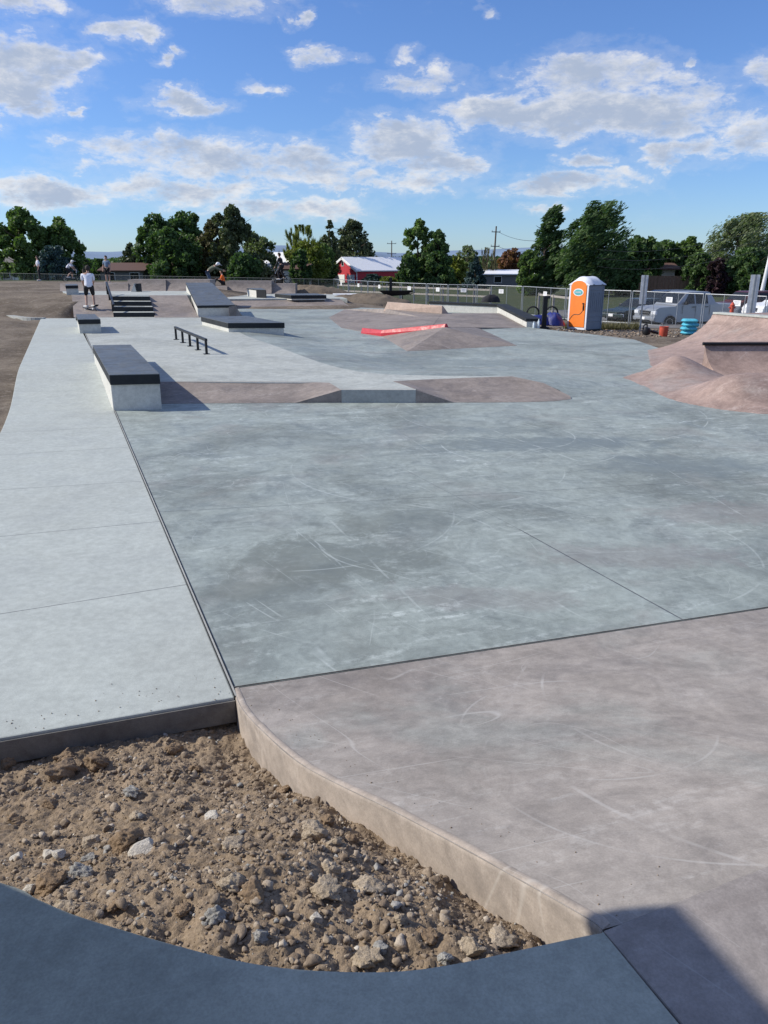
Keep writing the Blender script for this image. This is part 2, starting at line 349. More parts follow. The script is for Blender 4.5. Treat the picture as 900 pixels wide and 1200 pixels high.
M['pink'] = concrete('rose_concrete', (.330, .295, .262), (.212, .187, .166), (.50, .48, .45), .66, [], [(1.9, 3.3, 1.1, .010, .5), (1.2, 2.6, .8, .008, .5), (2.3, 3.0, 1.7, .012, .4), (0.9, 3.0, .55, .008, .4)], .95, .8, (.30, .31, .285), 5.7, .6, .4, (), [(*PY(460, 905, 2.5).xy, .32, .14, .75, (.46, .46, .44)), (*P(560, 960, .25).xy, .5, .2, .6, (.42, .42, .40)), (*P(640, 1010, .35).xy, .35, .1, .5, (.18, .155, .14)), (*P(800, 880, .2).xy, .6, .3, .5, (.20, .18, .165))])
M['pinkr'] = concrete('rose_bank_concrete', (.265, .225, .198), (.17, .143, .126), (.39, .352, .325), .7, [], (), .8, .8, None, 2.2, .7)
M['pinkq'] = concrete('rose_ramp_concrete', (.345, .250, .212), (.225, .160, .135), (.46, .375, .335), .7, [], (), .8, .75, (.37, .33, .30), 2.9, .7)
M['kerb'] = concrete('tan_cast_concrete', (.37, .315, .268), (.25, .215, .185), (.52, .48, .43), .85, [], (), .8, .8, None, 12.4, 3.0)
M['deck'] = concrete('grey_deck_concrete', (.37, .385, .325), (.25, .265, .225), (.47, .49, .42), .8, [], (), .25, .6, None, 6.6, .9)
M['pinkd'] = concrete('dull_rose_concrete', (.285, .255, .235), (.185, .16, .145), (.42, .40, .38), .72, [seg(P(706, 1091, .5), P(900, 1015, .5), .004, .5)], [], .8, .9, None, 4.7, .8)
M['darkgrey'] = concrete('dark_grey_concrete', (.175, .170, .160), (.12, .11, .10), (.23, .22, .20), .9, [], (), .4, .9, None, 3.7, 3.0)  # darker grey than the walk, covers its end face and the seam
M['white'] = concrete('white_cast_concrete', (.56, .55, .50), (.46, .455, .41), (.64, .63, .58), .8, [], (), .2, .5, None, 1.2, 2.0)
M['grey'] = concrete('grey_cast_concrete', (.38, .385, .36), (.30, .30, .28), (.48, .48, .45), .8, [], (), .2, .5, None, 4.2, 2.0)
M['tan'] = concrete('sand_concrete', (.46, .35, .28), (.36, .27, .22), (.55, .44, .37), .8, [], (), .2, .5, None, 9.2, 1.5)
M['cap'] = concrete('dark_slate_cap', (.026, .029, .032), (.016, .018, .02), (.05, .055, .06), .7, [], (), .3, .6, None, 2.9, 1.2, .2)
M['captop'] = concrete('worn_slate_top', (.105, .115, .120), (.06, .067, .072), (.26, .275, .285), .5, [], (), .7, .6, None, 7.9, 1.2)
M['red'] = concrete('red_painted_concrete', (.50, .035, .05), (.40, .025, .035), (.58, .08, .09), .5, [], (), .3, .4, None, 0.4, 2.0)
M['black'] = simple('black_metal', (.018, .018, .02), .45, .3)
M['blackrub'] = simple('black_rubber', (.022, .022, .024), .75)
M['steel'] = simple('galvanised_steel', (.33, .35, .37), .55, .5)
M['steeldark'] = simple('weathered_fence_steel', (.10, .11, .115), .7, .3)
M['alu'] = simple('aluminium_sign_back', (.66, .67, .68), .5, 0)
M['wood'] = simple('weathered_wood', (.33, .30, .27), .85, 0, .25, 12, .3)
M['bark'] = simple('bark', (.12, .09, .07), .95, 0, .3, 8, .6)
M['pole'] = simple('pole_wood', (.15, .12, .10), .9, 0, .25, 4)
M['redbarn'] = simple('red_barn_siding', (.50, .035, .05), .6, 0, .08, 3)
M['whitepaint'] = simple('white_paint', (.80, .80, .79), .5, 0, .04, 3)
M['whiteroof'] = simple('white_metal_roof', (.88, .88, .88), .4, 0, .02, 3)
M['brownroof'] = simple('brown_shingle_roof', (.11, .062, .05), .9, 0, .2, 20)
M['greyroof'] = simple('grey_shingle_roof', (.16, .15, .14), .9, 0, .2, 20)
M['beige'] = simple('beige_siding', (.50, .44, .36), .8, 0, .08, 3)
M['greysiding'] = simple('grey_siding', (.17, .17, .17), .8, 0, .08, 3)
M['brown'] = simple('brown_siding', (.19, .115, .08), .8, 0, .12, 3)
M['glass'] = simple('dark_glass', (.012, .015, .018), .12, 0, .05, 3, spec=.35)
M['silver'] = simple('silver_car_paint', (.30, .32, .35), .32, .3, .02, 2, spec=.6)
M['whitecar'] = simple('white_car_paint', (.74, .75, .77), .25, 0, .02, 2, spec=.6)
M['darkgreen'] = simple('dark_green_car_paint', (.028, .045, .045), .25, .2, .05, 2, spec=.6)
M['darkblue'] = simple('dark_blue_car_paint', (.020, .030, .06), .25, .2, .05, 2, spec=.6)
M['darkred'] = simple('dark_red_car_paint', (.09, .02, .02), .3, .1, .05, 2, spec=.6)
M['headlamp'] = simple('headlamp_glass', (.75, .77, .80), .1, 0, .03, 9, spec=.9)
M['chrome'] = simple('chrome_trim', (.65, .66, .68), .2, .9)
M['orange'] = simple('orange_plastic', (.85, .22, .03), .5, 0, .05, 3)
M['potgrey'] = simple('grey_toilet_plastic', (.17, .205, .26), .55, 0, .06, 3)
M['potroof'] = simple('pale_toilet_roof', (.70, .73, .80), .5, 0, .05, 3)
M['teal'] = simple('teal_print', (.10, .42, .45), .5)
M['bluebag'] = simple('light_blue_plastic_sack', (.10, .45, .58), .4, 0, .12, 14, .5)
M['bluetarp'] = simple('blue_tarpaulin', (.015, .025, .17), .5, 0, .3, 8, .6)
M['bucket'] = simple('orange_red_bucket_plastic', (.50, .085, .05), .5)
M['skin'] = simple('skin', (.50, .31, .23), .6)
M['hair'] = simple('dark_hair', (.03, .022, .018), .8)
M['shirtwhite'] = simple('white_cotton', (.72, .73, .80), .9, 0, .08, 5, .3)
M['shirtblue'] = simple('blue_grey_cotton', (.20, .27, .37), .9, 0, .1, 5, .3)
M['shirtolive'] = simple('olive_grey_cotton', (.13, .14, .10), .9, 0, .1, 5, .3)
M['shirtorange'] = simple('orange_cotton', (.90, .17, .03), .9, 0, .06, 5, .3)
M['clothblack'] = simple('black_cotton', (.02, .02, .024), .9, 0, .2, 5, .3)
M['jeans'] = simple('blue_denim', (.06, .085, .14), .9, 0, .15, 5, .3)
M['shoe'] = simple('pale_shoe_canvas', (.5, .5, .5), .8)
M['bottle'] = simple('pale_bottle_plastic', (.65, .72, .76), .2, 0, .05, 4)

def dirtmat(name, a, b_, c_, sc=1.0, bs=.6):
    m, g, b, o = newmat(name); pos = g.n('ShaderNodeNewGeometry').outputs['Position']
    n1 = g.noise(pos, 2.2 * sc, 7, .65, .4); n2 = g.noise(pos, 24 * sc, 6, .7); n3 = g.noise(pos, 110 * sc, 4, .7)
    col = g.mix(g.ss(n1, .35, .65), a, b_); col = g.mix(g.m('MULTIPLY', g.ss(n2, .5, .75), .8), col, c_)
    col = g.mix(1.0, col, g.mix(g.ss(n3, .3, .7), (.72, .72, .72), (1.22, 1.22, 1.22)), 'MULTIPLY')
    g.put(b.inputs['Base Color'], col); b.inputs['Roughness'].default_value = .95; b.inputs['Specular IOR Level'].default_value = .15
    bump(g, b, g.m('ADD', n2, g.m('MULTIPLY', n3, .5)), bs, .02 / sc)
    return m
M['dirt'] = dirtmat('brown_soil', (.225, .170, .118), (.295, .226, .160), (.37, .295, .212))
M['dirtfar'] = dirtmat('dry_soil', (.150, .120, .09), (.20, .162, .122), (.26, .215, .165), .35)
def stonemat():
    m, g, b, o = newmat('mixed_stone'); geo = g.n('ShaderNodeNewGeometry'); pos = geo.outputs['Position']
    rp = geo.outputs['Random Per Island']
    r = g.n('ShaderNodeValToRGB'); g.put(r.inputs[0], rp); e = r.color_ramp; e.interpolation = 'CONSTANT'
    cols = [(0, (.22, .17, .125)), (.32, (.29, .232, .175)), (.54, (.25, .197, .147)), (.76, (.36, .30, .235)), (.90, (.33, .32, .30)), (.94, (.46, .40, .33)), (.975, (.26, .26, .25)), (.99, (.55, .52, .47))]
    e.elements[0].color = (*cols[0][1], 1); e.elements[1].position = cols[1][0]; e.elements[1].color = (*cols[1][1], 1)
    for p_, c in cols[2:]:
        q = e.elements.new(p_); q.color = (*c, 1)
    n = g.noise(pos, 60, 5, .7)
    g.put(b.inputs['Base Color'], g.mix(1.0, r.outputs[0], g.mix(g.ss(n, .3, .7), (.72, .7, .68), (1.2, 1.2, 1.2)), 'MULTIPLY'))
    b.inputs['Roughness'].default_value = .9; b.inputs['Specular IOR Level'].default_value = .2; bump(g, b, n, .6, .01); return m
M['stone'] = stonemat()
def groundmat():
    m, g, b, o = newmat('ground_soil_and_grass'); pos = g.n('ShaderNodeNewGeometry').outputs['Position']
    sp = g.n('ShaderNodeSeparateXYZ'); g.put(sp.inputs[0], pos); X, Y = sp.outputs[0], sp.outputs[1]
    n1 = g.noise(pos, .5, 7, .65, .4); n2 = g.noise(pos, 6, 6, .75); n3 = g.noise(pos, 40, 3, .7)
    col = g.mix(g.ss(n1, .38, .62), (.125, .100, .076), (.215, .178, .138)); col = g.mix(g.m('MULTIPLY', g.ss(n2, .5, .68), .8), col, (.29, .25, .205)); col = g.mix(g.m('MULTIPLY', g.ss(g.noise(pos, 1.7, 7, .75, .5), .5, .66), .7), col, (.105, .083, .064))
    col = g.mix(1.0, col, g.mix(g.ss(n3, .3, .7), (.75, .75, .75), (1.2, 1.2, 1.2)), 'MULTIPLY')
    gr = g.mix(g.ss(n2, .3, .7), (.036, .050, .024), (.065, .080, .038)); gr = g.mix(g.ss(n1, .5, .75), gr, (.13, .12, .06))
    edge = g.m('MULTIPLY', g.m('SUBTRACT', n1, .5), 6.0)
    f1 = g.m('SUBTRACT', Y, g.m('MINIMUM', g.m('MAXIMUM', g.m('SUBTRACT', 66.0, g.m('MULTIPLY', X, 1.75)), 33.0), 58.0))
    f = g.ss(g.m('ADD', f1, edge), -1, 2)
    g.put(b.inputs['Base Color'], g.mix(f, col, gr)); b.inputs['Roughness'].default_value = .95; b.inputs['Specular IOR Level'].default_value = .15
    bump(g, b, g.m('ADD', n2, g.m('MULTIPLY', n3, .4)), .7, .05); return m
M['ground'] = groundmat()
def leafmat(name, a, b_, trans=.3):
    m, g, b, o = newmat(name); geo = g.n('ShaderNodeNewGeometry'); pos = geo.outputs['Position']
    n = g.noise(pos, .55, 5, .6)
    col = g.mix(g.ss(n, .35, .65), a, b_); col = g.mix(1.0, col, g.mix(geo.outputs['Random Per Island'], (.6, .6, .6), (1.4, 1.4, 1.3)), 'MULTIPLY')
    g.put(b.inputs['Base Color'], col); b.inputs['Roughness'].default_value = .6; b.inputs['Specular IOR Level'].default_value = .25
    t = g.n('ShaderNodeBsdfTranslucent'); g.put(t.inputs[0], g.mix(1.0, col, (1.2, 1.5, .6), 'MULTIPLY'))
    mx = g.n('ShaderNodeMixShader'); mx.inputs[0].default_value = trans
    g.nt.links.new(b.outputs[0], mx.inputs[1]); g.nt.links.new(t.outputs[0], mx.inputs[2]); g.nt.links.new(mx.outputs[0], o.inputs[0]); return m
M['lf_dark'] = leafmat('dark_green_leaves', (0.055, 0.098, 0.039), (0.104, 0.163, 0.062))
M['lf_mid'] = leafmat('mid_green_leaves', (0.085, 0.137, 0.049), (0.150, 0.215, 0.072))
M['lf_pine'] = leafmat('pine_needles', (0.072, 0.091, 0.049), (0.130, 0.150, 0.075), .15)
M['lf_brown'] = leafmat('brown_tinged_needles', (0.098, 0.091, 0.046), (0.163, 0.143, 0.072), .15)
M['lf_yellow'] = leafmat('yellow_green_leaves', (.14, .17, .035), (.22, .24, .06))
M['lf_blue'] = leafmat('blue_spruce_needles', (.040, .072, .075), (.07, .115, .12), .1)
M['lf_grey'] = leafmat('grey_green_leaves', (0.124, 0.156, 0.085), (0.195, 0.227, 0.130))
M['lf_rust'] = leafmat('rust_brown_leaves', (.16, .075, .045), (.22, .11, .07))
M['lf_purple'] = leafmat('purple_leaves', (.035, .02, .028), (.06, .03, .04))
def meshmat():
    m, g, b, o = newmat('chain_link_wire'); tc = g.n('ShaderNodeTexCoord').outputs['Object']
    sp = g.n('ShaderNodeSeparateXYZ'); g.put(sp.inputs[0], tc)
    k = 1 / .055
    u = g.m('MULTIPLY', g.m('ADD', sp.outputs[0], sp.outputs[2]), k); v = g.m('MULTIPLY', g.m('SUBTRACT', sp.outputs[0], sp.outputs[2]), k)
    w1 = g.m('LESS_THAN', g.m('ABSOLUTE', g.m('SUBTRACT', g.m('FRACT', u), .5)), .026); w2 = g.m('LESS_THAN', g.m('ABSOLUTE', g.m('SUBTRACT', g.m('FRACT', v), .5)), .026)
    a = g.m('MAXIMUM', w1, w2)
    b.inputs['Base Color'].default_value = (.15, .16, .165, 1); b.inputs['Metallic'].default_value = .2; b.inputs['Roughness'].default_value = .5
    t = g.n('ShaderNodeBsdfTransparent'); mx = g.n('ShaderNodeMixShader'); g.put(mx.inputs[0], a)
    g.nt.links.new(t.outputs[0], mx.inputs[1]); g.nt.links.new(b.outputs[0], mx.inputs[2]); g.nt.links.new(mx.outputs[0], o.inputs[0]); return m
M['chain'] = meshmat()

# ------------------------------------------------------------------ ground (one sheet to the horizon)
XK = np.array([-3000, -60, -30, -19, -12.25, -11.85, -7, -2, 3, 8, 30, 60, 3000.])
YK = np.array([-3000, 0, 5, 9, 20, 24, 29.5, 31, 33.2, 36, 42, 50, 53, 62, 80, 9000.])
L = -1.2
TZ = np.array([[-.5] * 13, [-.5] * 13, [-.5] * 13,
    [-.06] * 13,
    [.10, .10, .10, .10, .08, .05, -.06, -.06, -.06, -.06, -.06, -.06, -.06],
    [.14, .14, .14, .14, .12, .10, -.06, -.06, -.06, -.06, -.10, -.10, -.10],
    [.19, .19, .19, .19, .17, .05, -.06, -.06, -.06, -.34, -.36, -.36, -.36],
    [.48, .48, .48, .50, .50, .05, -.06, -.06, -.08, -.42, -.45, -.45, -.45],
    [.84, .84, .84, .84, .84, .10, -.06, -.06, -.09, -.55, -.58, -.58, -.58],
    [.84, .84, .84, .84, .84, .45, -.06, -.06, -.10, -.80, -.80, -.80, -.80],
    [.84, .84, .84, .84, .84, .80, .10, .15, -.45, -1.1, -1.15, -1.15, -1.15],
    [.90, .90, .90, .90, .90, .88, .30, .30, -.7, L, L, L, L],
    [.85, .85, .85, .85, .85, .85, .80, -.1, L, L, L, L, L],
    [.80, .80, .80, .80, .80, .80, .20, L, L, L, L, L, L],
    [L] * 13, [L] * 13])
def T(X, Y):
    X = np.asarray(X, float); Y = np.asarray(Y, float)
    i = np.clip(np.searchsorted(XK, X) - 1, 0, len(XK) - 2); j = np.clip(np.searchsorted(YK, Y) - 1, 0, len(YK) - 2)
    fx = np.clip((X - XK[i]) / (XK[i + 1] - XK[i]), 0, 1); fy = np.clip((Y - YK[j]) / (YK[j + 1] - YK[j]), 0, 1)
    return (TZ[j, i] * (1 - fx) + TZ[j, i + 1] * fx) * (1 - fy) + (TZ[j + 1, i] * (1 - fx) + TZ[j + 1, i + 1] * fx) * fy
def Tr(X, Y):
    z = T(X, Y); rough = sstep(9, 12, Y) * sstep(75, 60, Y)
    left = sstep(-4, -6, X + .42 * (Y - 11)) # left of the walk
    amp = .02 + .16 * left * sstep(18, 30, Y) + .10 * sstep(42, 46, Y) * sstep(-9, -6, X) * sstep(8, 2, X)
    return z + rough * amp * vnoise(X, Y, 1.3, 5, 5) - .002
def Tz(x, y): return float(T(x, y))
xs = np.concatenate([[-6000, -2500, -1000, -400, -150], np.linspace(-60, -20, 60)[:-1], np.linspace(-20, 20, 260)[:-1], np.linspace(20, 60, 50), [150, 400, 1000, 2500, 6000]])
ys = np.concatenate([[-200, -60, -20, 0, 3, 5], np.linspace(7, 62, 300), np.linspace(64, 120, 30), [200, 400, 900, 2500, 6000, 9000]])
tag(grid('ground', xs, ys, Tr, M['ground']), kind='structure')

# far hills on the horizon, blue haze of distance mixed into their colour
def hills():
    mb = MB(); n = 90; prev = None; vs = []; fs = []
    for i in range(n + 1):
        x = -6000 + 12000 * i / n; y = 7000 + 900 * math.sin(i * .3)
        h = 55 + 95 * (float(vnoise(i, 3.3, .21, 9, 4)) + .5) * (1 if x < 4000 else .6)
        for (yy, zz) in ((y - 900, -2), (y - 300, h * .7), (y, h), (y + 1500, -2)): vs.append((x, yy, zz))
    for i in range(n):
        for k in range(3): fs.append((i * 4 + k, i * 4 + 4 + k, i * 4 + 5 + k, i * 4 + 1 + k))
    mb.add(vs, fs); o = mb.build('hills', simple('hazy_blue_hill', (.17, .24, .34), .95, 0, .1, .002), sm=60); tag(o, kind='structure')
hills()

# ------------------------------------------------------------------ main slab, walk, plaza
ZP = .20
SEAM = P(273, 806); SEAMF = P(900, 712)              # line between the blue slab and the rose bank
sd2 = (SEAMF - SEAM).normalized(); snv = Vector((sd2.y, -sd2.x, 0))   # towards the camera
# seam between walk and slab
w0 = P(273, 806); w1 = P(134.5, 481)
wdir = (w1 - w0).normalized()
def walk_z(x, y):                                     # the walk climbs 20 cm beside the first ledge
    t = np.clip((y - w1.y) / 3.6, 0, 1); return ZP * t * t * (3 - 2 * t)
wall_far = PS(92, 373, lambda x, y: ZP)
slab_poly = [w0, SEAMF + sd2 * 14, Vector((22, 24, 0)), Vector((14, 26, 0)), P(773, 408), P(744, 398), P(700, 392.5), P(645, 386.5), P(628, 384.5), PY(600, 370, 36), PY(500, 357, 37), P(405, 359.5), P(345, 359.5), P(262, 361), Vector((-8.6, 28, 0)), w1]
slab_poly = [Vector((p.x, p.y, 0)) for p in slab_poly]
slab = MB().prism(slab_poly, -.14, 0.0).build('skatepark_floor', M['slab']); tag(slab, kind='structure'); bevel(slab, .012)
# plaza (light grey), 20 cm up, with the curved edge to the blue floor
edge = [P(268, 373, ZP), P(280, 389, ZP), P(330, 408, ZP), P(380, 426, ZP), P(430, 436.5, ZP), P(500, 440, ZP), P(598, 441, ZP)]
edge_s = spline(edge, 10)
bankR_top = [P(602, 441.3, ZP), P(637, 449, ZP * .75), P(655, 457, .07), P(669, 466, .002)]
plaza_front_L = P(186.5, 447.5, ZP); plaza_front_M = P(386, 448.5, ZP)
blkL = P(400, 457, ZP); blkR = P(487, 456, ZP)
wl1 = w1 + wdir * 2.2
s_start = w1 + wdir * 1.6
far_l = PS(93, 373, lambda x, y: ZP)
poly = [Vector((s_start.x + .03, s_start.y, ZP)), plaza_front_L, plaza_front_M, blkL, blkR, P(461, 447, ZP), P(500, 445, ZP), P(550, 443, ZP)] + list(reversed(edge_s)) + [P(262, 371, ZP), P(232, 371.5, ZP), P(132, 371.5, ZP), P(88, 372.5, ZP)]
seen = []
for p in poly: seen.append((p.x, p.y))
pl = MB().prism(seen, -.1, ZP).build('plaza_floor', M['plaza']); tag(pl, kind='structure')
# blue floor easing down from the plaza edge
def ease():
    top = edge_s + [p for p in bankR_top] ; n = len(top); vs = []; fs = []; K = 8
    for i, p in enumerate(top):
        a = top[max(i - 1, 0)]; b = top[min(i + 1, n - 1)]; t = (b - a); t.z = 0; t.normalize(); nn = Vector((-t.y, t.x, 0))
        nn = (nn + Vector((.25, 1.0, 0)) * .9).normalized()
        for k in range(K + 1):
            f = k / K; s = 3 * f * f - 2 * f ** 3
            vs.append((p.x + nn.x * 2.6 * f, p.y + nn.y * 2.6 * f, (p.z - .002) * (1 - s) + .0015 * s))
    for i in range(n - 1):
        for k in range(K): a = i * (K + 1) + k; fs.append((a, a + 1, a + K + 2, a + K + 1))
    o = MB().add(vs, fs).build('skatepark_floor_slope', M['slab'], sm=60); tag(o, kind='structure')
ease()
# banks in front of the plaza
def ruled(name, top, bot, mat, K=8, curve=0.0, thick=True):
    n = len(top); vs = []; fs = []
    for i in range(n):
        for k in range(K + 1):
            f = k / K; p = top[i].lerp(bot[i], f); p.z -= curve * math.sin(math.pi * f) * (top[i].z - bot[i].z); vs.append(p)
    for i in range(n - 1):
        for k in range(K): a = i * (K + 1) + k; fs.append((a, a + 1, a + K + 2, a + K + 1))
    base = len(vs)
    if thick:                                          # close it into a solid: back wall, ends, underside
        zb = min(p.z for p in bot) - .05
        for i in range(n): vs.append(Vector((top[i].x, top[i].y, zb)))
        for i in range(n): vs.append(Vector((bot[i].x, bot[i].y, zb)))
        for i in range(n - 1):
            fs.append((i * (K + 1), (i + 1) * (K + 1), base + i + 1, base + i))
            fs.append((i * (K + 1) + K, base + n + i, base + n + i + 1, (i + 1) * (K + 1) + K))
            fs.append((base + i, base + i + 1, base + n + i + 1, base + n + i))
        for i in (0, n - 1): fs.append(tuple([i * (K + 1) + k for k in range(K + 1)] + [base + n + i, base + i]))
    return MB().add(vs, fs).build(name, mat, sm=30)
E3 = Vector((0, 0, .004))
topL = [P(186.5, 447.5, ZP) + E3, P(250, 447.2, ZP) + E3, P(310, 447.3, ZP) + E3, P(355, 447.7, ZP) + E3, P(386, 448.7, ZP) + E3]
botL = [P(186.5, 473, .004), P(230, 472.5, .004), P(290, 472.3, .004), P(347, 471.8, .004), P(400, 457.3, ZP) + E3]
def subdiv(ps, n=6):
    out = []
    for a, b in zip(ps[:-1], ps[1:]): out += [a.lerp(b, k / n) for k in range(n)]
    return out + [ps[-1]]
o = ruled('concrete_bank', subdiv(topL), subdiv(botL), M['pinkr'], 8, .10); tag(o, 'low rose concrete bank between the nearest ledge and the grey drop', 'bank', 'rose banks at the front of the plaza')
topR = [P(461, 446.9, ZP) + E3, P(500, 444.9, ZP) + E3, P(550, 442.9, ZP) + E3, P(600, 441.2, ZP) + E3, P(637, 449, ZP * .75) + E3, P(668, 464, .03)]
botR = [P(487, 456.3, ZP) + E3, P(532, 471.5, .004), P(575, 471.5, .004), P(620, 471, .004), P(648, 470, .004), P(670, 467.5, .004)]
o = ruled('concrete_bank', subdiv(topR), subdiv(botR), M['pinkr'], 8, .10); tag(o, 'low rose concrete bank ending in a pointed corner on the open floor', 'bank', 'rose banks at the front of the plaza')
# vertical grey drop with two sloped cheeks
A = P(347, 472.2, 0); D_ = P(532, 472, 0); yy = .012
fr = [A, P(400, 471.8, 0), P(487, 472, 0), D_]
tops = [A + Vector((0, 0, .004)), Vector((blkL.x, fr[1].y - .004, ZP + .006)), Vector((blkR.x, fr[2].y - .004, ZP + .006)), D_ + Vector((0, 0, .004))]
def slab_v(name, a0, a1, b0, b1, mat, th, parent=None):
    d = Vector((0, th, 0)); vs = [a0, a1, b1, b0, a0 + d, a1 + d, b1 + d, b0 + d]
    return MB().add(vs, [(0, 1, 2, 3), (7, 6, 5, 4), (0, 4, 5, 1), (1, 5, 6, 2), (2, 6, 7, 3), (3, 7, 4, 0)]).build(name, mat, parent)
root = empty('drop_wall', fr[1].lerp(fr[2], .5), 0, 'small grey concrete drop with sloped brown cheeks between the two rose banks', 'drop')
def loc(root, *ps): return [p - root.location for p in ps]
slab_v('face', *loc(root, fr[1], fr[2], tops[1], tops[2]), M['grey'], .12, root)
slab_v('cheek', *loc(root, fr[0], fr[1] - Vector((.002, 0, 0)), tops[0], tops[1] - Vector((.002, 0, .001))), M['pinkr'], .05, root)
slab_v('cheek', *loc(root, fr[2] + Vector((.002, 0, 0)), fr[3], tops[2] + Vector((.002, 0, -.001)), tops[3]), M['pinkr'], .05, root)

# the walk on the left: strips that follow walk_z
def walk():
    # seam side and outer side stations
    ins = []; outs = []
    yend = P(92, 373, ZP).y; n = 60
    inner_far = P(92, 373, ZP)
    w_l0 = P(0, 866, 0); fdir = (w_l0 - P(273, 818.5, 0)).normalized()
    start = P(273, 818.5, 0) ; start = w0 - wdir * .10
    o_pts = [start + fdir * 1.95, P(-40, 560, 0), P(0, 505, .02), P(20, 443, .12), P(36, 400, ZP), P(48, 373, ZP)]
    for i in range(n + 1):
        f = i / n
        f = f ** 1.0
        y = start.y + (inner_far.y - start.y) * f
        if y < w1.y: q = w0 + wdir * ((y - w0.y) / wdir.y)
        else:
            t = (y - w1.y) / (inner_far.y - w1.y); q = Vector((w1.x + (inner_far.x - w1.x) * t, y, 0))
        ins.append(Vector((q.x - .012, y, float(walk_z(0, y)))))
    os_ = spline(o_pts, 20)
    tot = [0]
    for a, b in zip(os_[:-1], os_[1:]): tot.append(tot[-1] + (b - a).length)
    for i in range(n + 1):
        f = i / n * tot[-1]; k = max(0, min(len(os_) - 2, int(np.searchsorted(tot, f)) - 1)); t = (f - tot[k]) / max(1e-6, tot[k + 1] - tot[k])
        p = os_[k].lerp(os_[k + 1], t); outs.append(Vector((p.x, p.y, float(walk_z(0, p.y)))))
    vs = []; fs = []
    for a, b in zip(ins, outs):
        vs += [a, a.lerp(b, .5), b, b - Vector((0, 0, .13)), a - Vector((0, 0, .13))]
    for i in range(n):
        for k in range(5): fs.append((i * 5 + k, i * 5 + (k + 1) % 5, i * 5 + 5 + (k + 1) % 5, i * 5 + 5 + k))
    fs += [(4, 3, 2, 1, 0), tuple(n * 5 + k for k in range(5))]
    o = MB().add(vs, fs).build('sidewalk', M['walk']); tag(o, kind='structure'); bevel(o, .008)
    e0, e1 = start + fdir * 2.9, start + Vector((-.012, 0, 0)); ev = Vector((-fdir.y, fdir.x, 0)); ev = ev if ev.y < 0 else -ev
    mid = (e0 + e1) / 2; tag(MB().box((mid.x + ev.x * .004, mid.y + ev.y * .004, -.078), ((e1 - e0).length, .012, .125), math.atan2(fdir.y, fdir.x)).build('sidewalk_end_face', M['darkgrey']), kind='structure')
    # expansion joint strip
    vs = []; fs = []
    for i, a in enumerate(ins): vs += [a + Vector((-.002, 0, .006)), a + Vector((.020, 0, .006)), a + Vector((.020, 0, -.05)), a + Vector((-.002, 0, -.05))]
    for i in range(n):
        for k in range(4): fs.append((i * 4 + k, i * 4 + (k + 1) % 4, i * 4 + 4 + (k + 1) % 4, i * 4 + 4 + k))
    fs += [(0, 1, 2, 3), (n * 4, n * 4 + 1, n * 4 + 2, n * 4 + 3)]
    o = MB().add(vs, fs).build('expansion_joint', M['cap']); tag(o, kind='structure')
    vs = []
    for i, a in enumerate(ins): vs += [a + Vector((.003, 0, .009)), a + Vector((.013, 0, .009)), a + Vector((.013, 0, .002)), a + Vector((.003, 0, .002))]
    o = MB().add(vs, fs).build('joint_filler', M['grey']); tag(o, kind='structure')
    # slab that fills the gap between walk level and floor under the plaza edge
    return ins, outs
ins, outs = walk()
# kerb curving off to the left behind the walk
mbk = MB(); kp = spline([P(52, 373.5, ZP), P(30, 373, ZP), P(0, 369.5, ZP), P(-60, 367, ZP)], 6)
for a, b in zip(kp[:-1], kp[1:]):
    d = (b - a).normalized(); nrm = Vector((-d.y, d.x, 0)) * .1
    mbk.add([a - nrm - Vector((0, 0, .15)), b - nrm - Vector((0, 0, .15)), b + nrm - Vector((0, 0, .15)), a + nrm - Vector((0, 0, .15)), a - nrm + Vector((0, 0, .04)), b - nrm + Vector((0, 0, .04)), b + nrm + Vector((0, 0, .04)), a + nrm + Vector((0, 0, .04))],
            [(0, 3, 2, 1), (4, 5, 6, 7), (0, 1, 5, 4), (2, 3, 7, 6), (0, 4, 7, 3), (1, 2, 6, 5)])
tag(mbk.build('garden_kerb', M['grey']), kind='structure')

# ------------------------------------------------------------------ foreground: rose bank, kerb, deck
ZD = .50
crA = P(704, 1092, ZD); crB = P(900, 1015, ZD)
def sdist(x, y): return (x - SEAM.x) * snv.x + (y - SEAM.y) * snv.y
S1 = (sdist(crA.x, crA.y) + sdist(crB.x, crB.y)) / 2
def bank_z(x, y):
    s = np.clip(sdist(x, y) / S1, 0, 1); return .004 + (ZD - .004) * s ** 1.45
kerb_px = [(274, 807), (281, 826), (294, 843), (311, 860), (334, 881), (360, 900), (400, 921), (450, 945), (500, 971), (550, 998), (600, 1026), (650, 1054), (690, 1077), (706, 1089)]
kerb_top = spline([PS(px, py, bank_z) for px, py in kerb_px], 4)
for p in kerb_top: p.z = float(bank_z(p.x, p.y))
